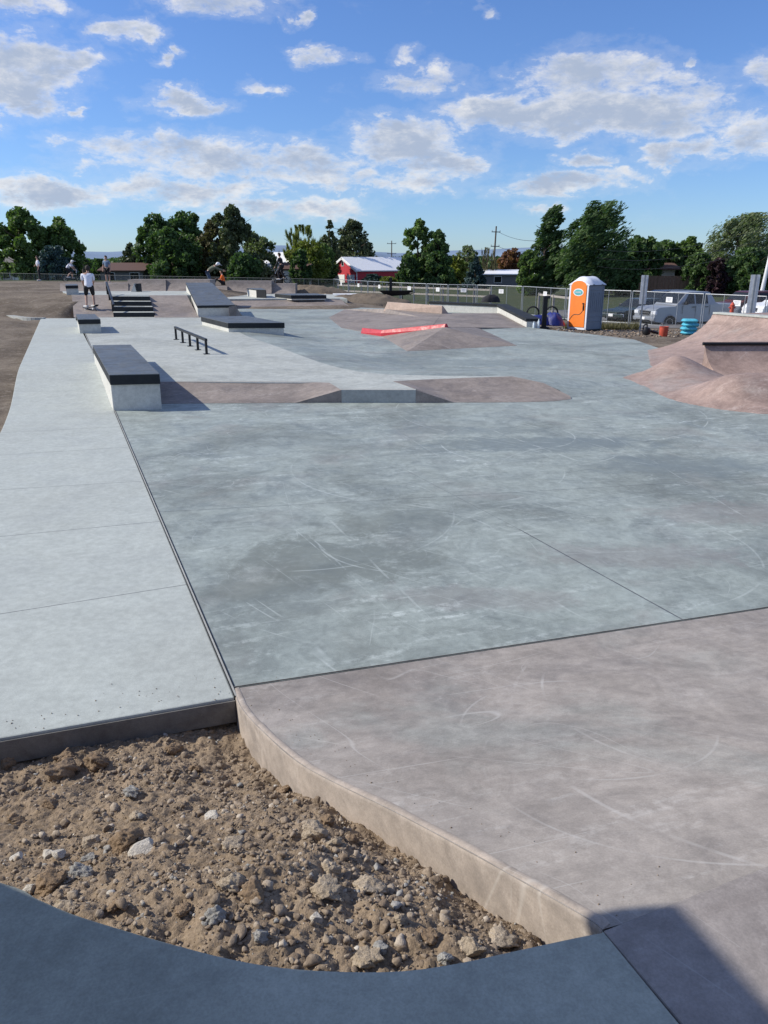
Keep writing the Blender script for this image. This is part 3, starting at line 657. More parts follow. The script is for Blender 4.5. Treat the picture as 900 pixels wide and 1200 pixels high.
# fan mesh: rows from kerb edge towards +seam direction
def rose_bank():
    vs = []; fs = []; n = len(kerb_top); K = 46; far = 9.0
    for p in kerb_top:
        for k in range(K + 1):
            f = (k / K) ** 1.8; q = Vector((p.x + sd2.x * far * f, p.y + sd2.y * far * f, 0)); vs.append(Vector((q.x, q.y, float(bank_z(q.x, q.y)))))
    for i in range(n - 1):
        for k in range(K): a = i * (K + 1) + k; fs.append((a, a + 1, a + K + 2, a + K + 1))
    # flat toe: skirt down at the seam and along the kerb
    b0 = len(vs)
    for p in kerb_top: vs.append(Vector((p.x, p.y, p.z - .30)))
    for i in range(n - 1): fs.append((i * (K + 1), (i + 1) * (K + 1), b0 + i + 1, b0 + i))
    c0 = len(vs)
    for k in range(K + 1): vs.append(Vector((vs[k].x, vs[k].y, -.1)))
    for k in range(K): fs.append((k, c0 + k, c0 + k + 1, k + 1))
    o = MB().add(vs, fs).build('rose_concrete_bank', M['pink'], sm=40)
    tag(o, 'broad rose grey concrete bank rising from the blue floor beside the soil bed', 'bank')
    return o
rose_bank()
# dark seam line between slab and bank
mb = MB(); a = SEAM + Vector((0, 0, .001)); b = SEAM + sd2 * 9
mb.box((a + b) / 2 + Vector((0, 0, .0035)), ((b - a).length, .004, .005), math.atan2(sd2.y, sd2.x)); tag(mb.build('seam_line', M['darkgrey']), kind='structure')
# kerb: a solid tan edging following the bank's rim with a rounded top
def kerb():
    prof = [(-.004, -.42), (-.004, -.016), (-.001, -.004), (.006, .002), (.016, .004), (.026, .004), (.032, .001), (.034, -.42)]
    n = len(kerb_top); vs = []; fs = []; m = len(prof)
    for i, p in enumerate(kerb_top):
        a = kerb_top[max(i - 1, 0)]; b = kerb_top[min(i + 1, n - 1)]; t = (b - a); t.z = 0; t.normalize()
        nn = Vector((-t.y, t.x, 0))                  # towards the bank (right/back)
        j = .003 * float(vnoise(i * .7, 2., 1.0, 4, 3)) * 2
        for (d, z) in prof: vs.append(Vector((p.x + nn.x * (d + j), p.y + nn.y * (d + j), p.z + z + j * .6)))
    for i in range(n - 1):
        for k in range(m - 1): a = i * m + k; fs.append((a, a + 1, a + m + 1, a + m))
    fs += [tuple(range(m)), tuple((n - 1) * m + k for k in range(m - 1, -1, -1))]
    o = MB().add(vs, fs).build('curved_kerb', M['kerb'], sm=50); tag(o, 'curved tan concrete kerb wall holding the rose bank above the soil', 'kerb')
kerb()
# deck: the grey rim round the near side of the soil bed
rim_px = [(0, 1035), (45, 1055), (85, 1072), (135, 1088), (200, 1107), (275, 1126), (350, 1137), (450, 1140), (525, 1132), (610, 1114), (670, 1101), (706, 1094)]
rim = [P(px, py, ZD) for px, py in rim_px]
lead = [Vector((-4.5, 2.9, ZD)), Vector((-2.6, 2.25, ZD)), Vector((-1.6, 1.86, ZD))]
rim = spline(lead + rim, 5)
cdir = (crB - crA).normalized()
jl = P(800, 1206, .5) ; jd = (jl - crA).normalized()
dk = rim + [crA + cdir * .004, crA + jd * .25 , crA + jd * 5.5, Vector((-5, -5, ZD))]
dk2 = [crA + cdir * .006, crA + cdir * 9.5, Vector((9, -4, ZD)), crA + jd * 5.5 + Vector((.008, 0, 0)), crA + jd * .25 + Vector((.008, 0, 0))]
deck2 = MB().prism(list(reversed([(p.x, p.y) for p in dk2])), .2, ZD + .003).build('rose_deck', M['pinkd']); tag(deck2, kind='structure'); bevel(deck2, .006, 2)
dk = [(p.x, p.y) for p in dk]
deck = MB().prism(list(reversed(dk)), -.3, ZD + .003).build('viewing_deck', M['deck']); tag(deck, kind='structure'); bevel(deck, .014, 3)
# added wall, unseen past the left edge, outline shaped to cast the deck's shade
XW = -2.6
def back(px, py, surf=ZD):
    p = P(px, py, surf) if not callable(surf) else PS(px, py, surf)
    t = (p.x - XW) / -SD.x
    return (p.y + SD.y * t, p.z + SD.z * t)
out_ = [back(px, py) for px, py in ((-60, 1006), (0, 1033), (85, 1070), (200, 1104), (350, 1134), (450, 1137), (610, 1111), (700, 1091))]
out_ += [back(735, 1078, bank_z), back(770, 1066, bank_z), back(797, 1061, bank_z), back(897, 1172), back(960, 1240)]
prof = [(out_[0][0] + .1, -.3)] + [(out_[0][0] + .1, out_[0][1] - .3)] + out_ + [(-3.6, out_[-1][1] + .1), (-3.6, -.3)]
vs = [Vector((XW - .18, y, z)) for y, z in prof] + [Vector((XW, y, z)) for y, z in prof]; n = len(prof)
MBw = MB().add(vs, [tuple(range(n)), tuple(range(2 * n - 1, n - 1, -1))] + [(i, n + i, n + (i + 1) % n, (i + 1) % n) for i in range(n)])
tag(MBw.build('added_shade_wall', M['grey']), 'added tall grey wall out of view on the left, shaped to shade the near deck', 'wall')

# soil bed
def dirt_base(X, Y):
    # rises from the walk (-.10) towards the deck rim (.44)
    s = (X - SEAM.x) * snv.x + (Y - SEAM.y) * snv.y
    f = np.clip((s - .05) / 1.75, 0, 1)
    kd = np.interp(-Y, -ky, kx) - X
    return -.125 + .54 * f ** 1.9 - .05 * np.exp(-(kd / .35) ** 2) * np.clip(1.3 - f, 0, 1)
def dirt_z(X, Y):
    z = dirt_base(X, Y)
    kq = np.interp(-Y, -ky, kx) - X; kzz = np.interp(-Y, -ky, np.array([p.z for p in kerb_top]))
    z = np.minimum(z, kzz - .15 + .30 * np.clip(kq, 0, 2) - .04 * np.clip((kzz - .33) / .17, 0, 1))
    z = z + .05 * vnoise(X, Y, 2.3, 11, 3) + .06 * vnoise(X, Y, 7, 12, 4, .6) + .055 * vnoise(X, Y, 21, 13, 4, .8)
    return z
dx = .0085
xs = np.arange(-3.2, 1.0, dx); ys = np.arange(1.15, 3.6, dx)
SEe = P(0, 866, 0); SEi = P(273, 818.5, 0); ed = (SEi - SEe); ed.normalize()
kx = np.array([p.x for p in kerb_top]); ky = np.array([p.y for p in kerb_top])
def keep(x, y):
    sidew = (x - SEe.x) * (-ed.y) + (y - SEe.y) * ed.x        # positive beyond the walk's end face
    kxi = np.interp(-y, -ky, kx)
    return (sidew < .06) & (x < kxi + .05)
soil = grid('soil', xs, ys, dirt_z, M['dirt'], keep=keep); tag(soil, kind='structure')

# stones
def ico(sub):
    bm = bmesh.new(); bmesh.ops.create_icosphere(bm, subdivisions=sub, radius=1); v = np.array([p.co[:] for p in bm.verts]); f = np.array([[q.index for q in p.verts] for p in bm.faces]); bm.free(); return v, f
I1, I2, I3, I4 = ico(1), ico(2), ico(3), ico(5)
def rock_verts(base, seed, ang=.45):
    r = np.random.default_rng(seed); v = base.copy()
    for _ in range(11):                                        # planar cuts give facets
        n = r.normal(size=3); n /= np.linalg.norm(n); c = r.uniform(.42, .85)
        d = v @ n; over = np.maximum(d - c, 0); v -= np.outer(over, n) * .9
    v += (vnoise(v[:, 0] * 2 + seed, v[:, 1] * 2 + v[:, 2] * 1.7, 1.1, seed, 3)[:, None] * v) * ang
    return v
def in_bed(x, y):
    sidew = (x - SEe.x) * (-ed.y) + (y - SEe.y) * ed.x
    ry = np.interp(x, np.array([p.x for p in rim]), np.array([p.y for p in rim]))
    return (sidew < -.02) & (x < np.interp(-y, -ky, kx) - .02) & (y > ry + .01)
def scatter():
    V = []; F = []; b = 0; protos = [(rock_verts(I2[0], s, 1.0), I2[1]) for s in range(10)]; p1 = [(rock_verts(I1[0], s + 40, .9), I1[1]) for s in range(8)]
    N = 60000; X = rng.uniform(-3.1, .8, N); Y = rng.uniform(1.3, 3.5, N); ok = in_bed(X, Y) ; X = X[ok]; Y = Y[ok]
    dens = vnoise(X, Y, 3.1, 77, 3); ok = rng.random(len(X)) < np.clip(.55 + 1.6 * dens, .12, 1); X = X[ok]; Y = Y[ok]
    sz = .0042 * np.exp(rng.normal(0, .60, len(X))); sz = np.clip(sz, .0025, .022); Z = dirt_z(X, Y)
    # a few crumbs spilled on the walk and on the bank beside the bed
    n1 = 55; t = rng.uniform(-1.7, 0, n1); w_ = np.abs(rng.normal(0, .16, n1)) + .015; ex = SEi.x + ed.x * t + (-ed.y) * w_ * -1 * -1; ey = SEi.y + ed.y * t + ed.x * w_
    n2 = 60; ki = rng.integers(0, len(kx) - 1, n2); w2 = np.abs(rng.normal(0, .13, n2)) + .05; fx_ = kx[ki] + w2 * .8; fy_ = ky[ki] + w2 * .6
    X = np.concatenate([X, ex, fx_]); Y = np.concatenate([Y, ey, fy_]); Z = np.concatenate([Z, np.zeros(n1) + .001, bank_z(fx_, fy_)]); sz = np.concatenate([sz, rng.uniform(.0018, .0055, n1), rng.uniform(.0018, .0045, n2)])
    for x, y, z, s in zip(X, Y, Z, sz):
        v, f = (protos if s > .007 else p1)[rng.integers(8)]
        a = rng.uniform(0, 6.28); ca, sa = math.cos(a), math.sin(a); sc = s * rng.uniform(.7, 1.3, 3); sc[2] *= .8
        w = v * sc; t = rng.uniform(-.5, .5); ct, st_ = math.cos(t), math.sin(t)
        w = np.stack([w[:, 0] * ca - w[:, 1] * sa, w[:, 0] * sa + w[:, 1] * ca, w[:, 2]], 1); w = np.stack([w[:, 0], w[:, 1] * ct - w[:, 2] * st_, w[:, 1] * st_ + w[:, 2] * ct], 1)
        V.append(w + (x, y, z + s * .25)); F.append(f + b); b += len(v)
    o = npmesh('gravel', np.concatenate(V), np.concatenate(F), M['stone'], sm=False); tag(o, 'loose brown gravel and crumbs of soil covering the bed', 'gravel', kind='stuff')
scatter()
M['rk'] = [dirtmat('clod_%s' % n_, a, b_, c_, 1.6, .8) for n_, a, b_, c_ in (('brown', (.22, .155, .10), (.29, .21, .14), (.36, .28, .20)), ('sand', (.36, .29, .21), (.42, .35, .27), (.50, .43, .34)), ('grey', (.29, .28, .26), (.35, .34, .32), (.44, .43, .40)), ('pale', (.50, .46, .40), (.56, .52, .46), (.62, .58, .52)))]
ROCKS = [(72, 900, 19, 0, 'round brown clod of soil near the corner of the pale walk', ), (113, 890, 14, 0, 'smaller brown clod right of the round one below the walk edge'), (79, 884, 11, 0, 'brown clod touching the back of the biggest clod by the walk'),
         (10, 893, 12, 0, 'brown clod cut by the left edge beside the walk end'), (170, 993, 16, 3, 'smooth cream pebble lying in the middle of the soil bed'), (148, 982, 19, 0, 'brown lump behind the smooth cream pebble'),
         (110, 984, 12, 1, 'sandy stone left of the brown lump by the cream pebble'), (57, 1000, 7, 3, 'small white pebble at the left of the soil bed'), (70, 1000, 8, 3, 'round white pebble beside a smaller white one'), (22, 1003, 8, 3, 'flat pale pebble at the far left of the soil'),
         (60, 1033, 16, 0, 'jagged brown clod just above the shaded rim on the left'), (38, 1040, 9, 3, 'white angular chip beside the shaded rim'), (95, 1023, 12, 2, 'grey stone chunk near the left rim'), (78, 1060, 12, 1, 'sandy clod touching the rim at the left'),
         (381, 1040, 21, 1, 'large crusted sandy rock in the right half of the bed'), (385, 1020, 13, 1, 'broken sandy lump leaning on the large crusted rock'), (432, 1037, 17, 1, 'blocky sandy rock right of the large crusted rock'), (298, 1045, 15, 0, 'brown clod in the open soil left of the crusted rocks'),
         (272, 1032, 14, 1, 'tan stone in the centre of the soil bed'), (371, 1074, 8, 3, 'small cream pebble in front of the crusted rocks'), (430, 1122, 17, 1, 'rough sandy clod near the middle of the rim'), (447, 1110, 10, 2, 'grey stone beside the clod at the middle of the rim'),
         (365, 975, 17, 1, 'sandy block near the kerb wall'), (384, 960, 11, 0, 'dark upright clod leaning on the kerb wall'), (392, 986, 10, 1, 'small tan stone by the foot of the kerb'), (410, 985, 10, 0, 'brown clod by the foot of the kerb wall'),
         (585, 1099, 20, 1, 'big tan boulder in the right corner against the rim'), (551, 1109, 16, 1, 'tan rock left of the corner boulder'), (272, 988, 12, 1, 'flat sandy stone in the middle distance of the soil'), (205, 877, 9, 0, 'brown pebble cluster stone below the walk'),
         (155, 928, 9, 2, 'grey pebble on the upper slope of the soil'), (250, 955, 9, 3, 'pale oval pebble on the open soil'), (255, 1072, 12, 2, 'speckled grey stone in the lower middle'), (215, 1064, 9, 0, 'small brown clod above the shaded rim'), (305, 1095, 10, 2, 'grey pebble above the lowest part of the rim'),
         (135, 1060, 9, 0, 'round brown clod above the left rim'), (470, 1075, 9, 1, 'tan pebble beneath the kerb wall'), (500, 1095, 12, 0, 'brown lump below the long kerb wall'), (330, 925, 9, 0, 'dark brown clod near the curve of the kerb'), (228, 900, 9, 0, 'brown crumb below the joint of walk and kerb'),
         (105, 1005, 9, 2, 'grey speckled pebble among the white ones'), (520, 1120, 9, 2, 'pale grey chips left of the tan corner rocks'), (160, 955, 8, 1, 'sandy pebble above the brown lump'), (60, 940, 9, 0, 'brown clod below the biggest clod'), (20, 960, 10, 0, 'brown clod at the left edge of the bed'), (300, 870, 7, 0, 'small clod tucked into the curve of the kerb')]
def rocks():
    for i, (px, py, r, mi, lab) in enumerate(ROCKS):
        p = PS(px, py + r * .4, lambda x, y: float(dirt_z(x, y)))
        dist = (p - cam.location).length; rad = r / FL * dist * 1.04
        smoothy = mi == 3
        v = rock_verts(I4[0], 100 + i, .15 if smoothy else .55)
        if not smoothy: v += v * (vnoise(v[:, 0] * 3 + i, v[:, 1] * 3 + v[:, 2] * 2.3, 1.3, i, 5, .6)[:, None]) * .42
        rr = np.random.default_rng(i); sc = np.array([1, rr.uniform(.75, 1), rr.uniform(.6, .8)]) * rad
        v = v * sc
        o = npmesh('pebble' if r < 10 else 'rock', v, I4[1], M['rk'][mi], sm=True)
        o.location = (p.x, p.y, p.z + rad * .28); o.rotation_euler = (0, 0, rr.uniform(-.6, .6)); tag(o, lab, 'rock', 'loose stones and clods in the soil bed')
rocks()

# ------------------------------------------------------------------ ledges
def inset(poly, d):
    c = sum((Vector(p) for p in poly), Vector((0, 0, 0))) / len(poly); out = []
    for p in poly:
        v = Vector(p) - c; out.append(c + v * (1 - d / max(.01, v.length * .75)))
    return out
def ledge(name, top4, zb, cap, label, cat='ledge', group=None, basemat='white', capt='captop', over=.03, frontmat=None):
    # top4: corners of the cap, near-left, near-right, far-right, far-left, each with its own height
    c = (top4[0] + top4[1] + top4[2] + top4[3]) / 4; root = empty(name, (c.x, c.y, zb), 0, label, cat, group)
    def L_(p, z): return Vector((p.x - c.x, p.y - c.y, z - zb))
    b4 = inset([Vector((p.x, p.y, 0)) for p in top4], over)
    vs = [L_(p, zb - .05) for p in b4] + [L_(b4[i], top4[i].z - cap + .002) for i in range(4)]
    F = [(0, 3, 2, 1), (4, 5, 6, 7), (0, 1, 5, 4), (1, 2, 6, 5), (2, 3, 7, 6), (3, 0, 4, 7)]
    bevel(MB().add(vs, F).build('base', M[basemat], root), .008)
    vs = [L_(p, p.z - cap) for p in top4] + [L_(p, p.z - .012) for p in top4]; bevel(MB().add(vs, F).build('cap', M['cap'], root), .006)
    i4 = inset(top4, .004); vs = [L_(p, p.z - .010) for p in i4] + [L_(p, p.z + .002) for p in i4]
    MB().add(vs, F).build('cap_top', M[capt], root)
    return root
def near_ledge(nl, nr, fl, fr, zt, zb, cap, *a, **k):
    return ledge('concrete_ledge', [P(*nl, zt), P(*nr, zt), P(*fr, zt), P(*fl, zt)], zb, cap, *a, **k)
near_ledge((128, 439.5), (187, 438.2), (108.3, 404.5), (153, 403.8), .545, 0, .15, 'long grey ledge with a dark slate cap, nearest of the ledges, beside the walk', 'ledge', 'ledges with dark caps')
near_ledge((91.3, 374.5), (117.6, 374), (89, 368.2), (111, 368), .59, ZP, .13, 'short low ledge with a dark cap beside the walk below the steps', 'ledge', 'ledges with dark caps')
near_ledge((267, 378.5), (333.5, 378.2), (235.3, 371), (290, 370.2), .46, 0, .15, 'wide flat manual pad with black edge in front of the sloping ledge', 'ledge', 'ledges with dark caps')
zfar = PY(217, 331, 40).z
ledge('sloping_ledge', [P(231, 358, .62), P(275.5, 357.5, .62), PY(248, 331.2, 36.2), PY(217.5, 331.2, 36)], ZP - .2, .09, 'long sloping ledge with a dark top running down from the upper deck', 'ledge', 'ledges with dark caps')

# upper deck on the left, its banks, steps
ZU = .85
def fq(px0, py0, px1, py1, z): return [P(px0, py0, z), P(px1, py1, z)]
dl = [P(84.5, 345.6, ZU), P(130.5, 345.6, ZU), P(174, 346, ZU), P(226, 346, ZU), P(240, 341, ZU), P(84, 341, ZU), P(72, 339, ZU), P(74, 343, ZU)]
up = MB().prism([(p.x, p.y) for p in dl], .1, ZU).build('upper_deck', M['plaza']); tag(up, kind='structure')
def bank4(name, tl, tr, br, bl, mat, label, curve=.15, group=None, n=6):
    top = [tl.lerp(tr, i / n) for i in range(n + 1)]; bot = [bl.lerp(br, i / n) for i in range(n + 1)]
    o = ruled(name, top, bot, mat, 10, curve)
    return tag(o, label, 'bank', group)
bank4('concrete_bank', P(84, 345.7, ZU + .004), P(130.5, 345.7, ZU + .004), P(133.5, 371.8, ZP + .004), P(86.5, 371.8, ZP + .004), M['pinkr'], 'rose bank left of the steps under the skater in a white shirt', .08, 'rose banks up to the deck')
bank4('concrete_bank', P(174.5, 346, ZU + .004), P(219, 346, ZU + .004), P(234, 372, ZP + .004), P(181.5, 372, ZP + .004), M['pinkr'], 'rose bank between the black steps and the sloping ledge', .08, 'rose banks up to the deck')
def steps():
    bl = P(133.5, 371.5, ZP); br = P(181.7, 371.3, ZP); tl = P(130.8, 346.2, ZU); tr = P(174, 346.4, ZU)
    root = empty('steps', (bl + br) / 2, 0, 'four black edged concrete steps between two rose banks', 'steps'); c = root.location
    for i in range(4):
        f0 = i / 4; f1 = (i + 1) / 4
        a0 = bl.lerp(tl, f0); b0 = br.lerp(tr, f0); a1 = bl.lerp(tl, 1.0); b1 = br.lerp(tr, 1.0)
        z0 = ZP + (ZU - ZP) * f0 - .01; z1 = ZP + (ZU - ZP) * f1
        off = Vector((0, .09 * (1 if i else 0), 0))
        pts = [a0, b0, b1, a1]
        MB().prism([(p.x - c.x, p.y - c.y) for p in pts], z0 - c.z - .02, z1 - c.z - .004 + (.004 if i == 3 else 0)).build('step', M['plaza'], root)
        d = (b0 - a0).normalized(); mid = (a0 + b0) / 2 - c; L0 = (b0 - a0).length
        MB().box((mid.x, mid.y - .012, (z0 + z1) / 2 - c.z + .0), (L0 + .004, .04, (z1 - z0) * .96), math.atan2(d.y, d.x)).build('riser_face', M['cap'], root)
steps()
def handrail(name, pts_top, posts, r, label, cat='rail'):
    root = empty(name, pts_top[0][:2] and Vector((pts_top[0].x, pts_top[0].y, posts[0][1])), 0, label, cat); c = root.location
    MB().path([p - c for p in pts_top], r, 8).build('rail', M['black'], root)
    for p, zb in posts: MB().box((p.x - c.x, p.y - c.y, (p.z + zb) / 2 - c.z), (r * 1.9, r * 1.9, p.z - zb)).build('post', M['black'], root)
    return root
ha = PY(125, 331, 33.6); hb = PY(133.3, 357.5, 29.5); hm = ha.lerp(hb, .35); hn = ha.lerp(hb, .8)
handrail('handrail', [ha, hb], [(ha, ZU), (hm, .62), (hn, .3)], .04, 'black handrail sloping down beside the steps')
# flat rail: five posts
ra = P(206, 383.6, .62); rb = P(243, 398.5, .62)
g0 = P(206.6, 398, ZP); g1 = P(242.2, 415, ZP)
tz = PY(243, 398, g1.y).z
ra = Vector((g0.x, g0.y, PY(206, 384, g0.y).z)); rb = Vector((g1.x, g1.y, tz)); ra.z = rb.z = (ra.z + rb.z) / 2
root = empty('grind_rail', (g0.x, g0.y, ZP), 0, 'low black square grind rail on five posts standing on the plaza', 'rail'); c = root.location
d = (rb - ra); ang = math.atan2(d.y, d.x)
MB().box((ra + rb) / 2 - c, (d.length + .1, .055, .055), ang).build('rail', M['black'], root)
for i in range(5):
    p = ra.lerp(rb, i / 4); MB().box((p.x - c.x, p.y - c.y, (p.z - ZP) / 2 - .012), (.05, .05, p.z - ZP - .03), ang).build('post', M['black'], root)
    MB().box((p.x - c.x, p.y - c.y, .006), (.13, .13, .012), ang).build('base_plate', M['black'], root)

# quarter pipes along the back of the left deck
def qpipe(px0, px1, ybase, ytop, Y0, h, label, mat='pinkr', zb=ZU, depth=1.0, group='rose quarter pipes at the back', end_slope=0):
    # a curved transition facing the camera
    a = PY(px0, ybase, Y0); b = PY(px1, ybase, Y0); zb = a.z; Yt = Y0 + depth
    zt = PY(px0, ytop, Yt).z; n = 8; vs = []; K = 9
    xa0, xb0 = PY(px0, ybase, Y0).x, PY(px1, ybase, Y0).x; xa1, xb1 = PY(px0, ytop, Yt).x, PY(px1, ytop, Yt).x
    pts = []
    for k in range(K + 1):
        f = k / K; th = f * math.pi / 2 * .8
        yy = Y0 + depth * math.sin(th) / math.sin(math.pi / 2 * .8); zz = zb + (zt - zb) * (1 - math.cos(th)) / (1 - math.cos(math.pi / 2 * .8)); pts.append((yy, zz))
    pts += [(Yt + 1.2, zt), (Yt + 1.2, zb - .4), (Y0, zb - .4)]
    m = len(pts); root_x = (xa0 + xb0) / 2; c = Vector((root_x, Y0, zb))
    for s, (x0, x1) in enumerate(((xa0, xa1), (xb0, xb1))):
        for yy, zz in pts: t = min(1, (yy - Y0) / depth); vs.append(Vector((x0 + (x1 - x0) * t, yy, zz)))
    fs = [tuple(range(m)), tuple(range(2 * m - 1, m - 1, -1))] + [(i, (i + 1) % m, m + (i + 1) % m, m + i) for i in range(m)]
    o = MB().add(vs, fs).build('quarter_pipe', M[mat], sm=30); return tag(o, label, 'quarter pipe', group)
qpipe(70, 150, 341.3, 332, 37.4, .3, 'low rose quarter pipe behind the small dark capped block, leftmost at the back')
qpipe(149.5, 194, 341.5, 327.6, 37.6, .5, 'taller rose quarter pipe behind the top of the steps')
qpipe(193.5, 246, 342, 327.6, 37.7, .5, 'dark rose quarter pipe behind the head of the sloping ledge')
# small blocks on the upper deck
near_ledge((76.5, 334.6), (91.5, 334.4), (77, 332.9), (90.5, 332.8), 1.22, ZU, .12, 'small block with a dark cap on the upper deck near the bicycle rider', 'ledge', 'ledges with dark caps')
r_ = empty('kicker_block', P(158, 342, ZU), 0, 'small white wedge with a black end on the upper deck beyond the steps', 'block'); c = r_.location
wa = P(153.5, 342, ZU) - c; wb = P(160, 342, ZU) - c; hz = .36
vs = [wa, wb, wb + Vector((0, .5, 0)), wa + Vector((0, .5, 0)), wb + Vector((-.08, 0, hz)), wb + Vector((-.08, .5, hz))]
MB().add(vs, [(0, 1, 4), (3, 5, 2), (0, 4, 5, 3), (1, 2, 5, 4), (0, 3, 2, 1)]).build('wedge', M['white'], r_)
MB().box(wb + Vector((.05, .25, hz / 2)), (.10, .5, hz)).build('end_block', M['cap'], r_)

# lower back deck to the right of the sloping ledge
ZB = PY(345, 350, 41.5).z
def L2(px, py): return P(px, py, ZB)
dl = [L2(262, 350.5), L2(404, 350.5), L2(420, 356), L2(382, 344), L2(330, 343), L2(255, 343)]
dl = [L2(255, 350.5), PY(398, 352, 41.6), PY(407, 355.5, 41.4), L2(392, 345), L2(250, 342.5)]
tag(MB().prism([(p.x, p.y) for p in dl], -.1, ZB).build('back_deck', M['plaza']), kind='structure')
bank4('concrete_bank', PY(252, 350.3, 41.5), PY(400, 351, 41.5), P(412, 360.4, .004), P(262, 360.8, .004), M['pinkr'], 'long low rose bank behind the manual pad below the back deck', .1, 'rose banks up to the deck')
# curved side bank that flares from the sloping ledge
bank4('concrete_bank', P(268, 359.5, .58), P(276, 357.8, .62), P(292, 371, .004), P(268, 371.5, .15), M['pinkr'], 'small flared rose bank at the right foot of the sloping ledge', .3, 'rose banks up to the deck')
qpipe(246, 266, 344, 336, 47, .5, 'short rose quarter pipe beside the man in jeans')
qpipe(265.5, 318, 344, 329.3, 47.6, .7, 'long rose quarter pipe right of the seated person in orange')
qpipe(317.5, 346, 344.5, 332.6, 47.8, .7, 'rose quarter pipe under the rider in black')
blk_ = near_ledge((300.5, 339.3), (311.5, 339.6), (289, 337.8), (306, 337.6), ZB + .42, ZB, .05, 'small steep block with a black side on the back deck', 'ledge', 'ledges with dark caps')
pb0 = P(300.5, 339.3, ZB + .42) - blk_.location; pb1 = P(311.5, 339.6, ZB + .42) - blk_.location; mb = MB(); mm = (pb0 + pb1) / 2; mb.box((mm.x, mm.y - .0, .19), ((pb1 - pb0).length, .05, .40), math.atan2(pb1.y - pb0.y, pb1.x - pb0.x)); mb.build('dark_end_plate', M['cap'], blk_)
near_ledge((341, 346), (382.5, 345.8), (322, 344.2), (371, 343.8), ZB + .20, ZB, .17, 'long low black capped ledge on the back deck before the dirt heap', 'ledge', 'ledges with dark caps')

# dirt heap behind the back deck
def heap(name, c, rx, ry, h, label, n=40, seed=3):
    xs = np.linspace(-rx, rx, n); ys = np.linspace(-ry, ry, n)
    def f(X, Y):
        q = np.clip(1 - (X / rx) ** 2 - (Y / ry) ** 2, 0, 1) ** .8
        return q * h * (1 + .5 * vnoise(X + c.x, Y, 1.1, seed, 4)) + q * .25 * vnoise(X, Y, 3.5, seed + 4, 3) - .12 * (q <= 0)
    o = grid(name, xs, ys, f, M['dirtfar']); o.location = c; return tag(o, label, 'dirt heap')
hb_ = PY(362, 345, 50.5)
heap('dirt_heap', Vector((hb_.x + .3, 51, hb_.z - .1)), 2.6, 1.8, .62, 'heap of dry brown soil behind the low ledge on the back deck')
hb2 = PY(430, 360, 42)
heap('dirt_heap', Vector((hb2.x - .1, 44, .0)), 2.6, 2.0, .45, 'flat heap of dry soil between the back deck and the tan wedge', 40, 9)

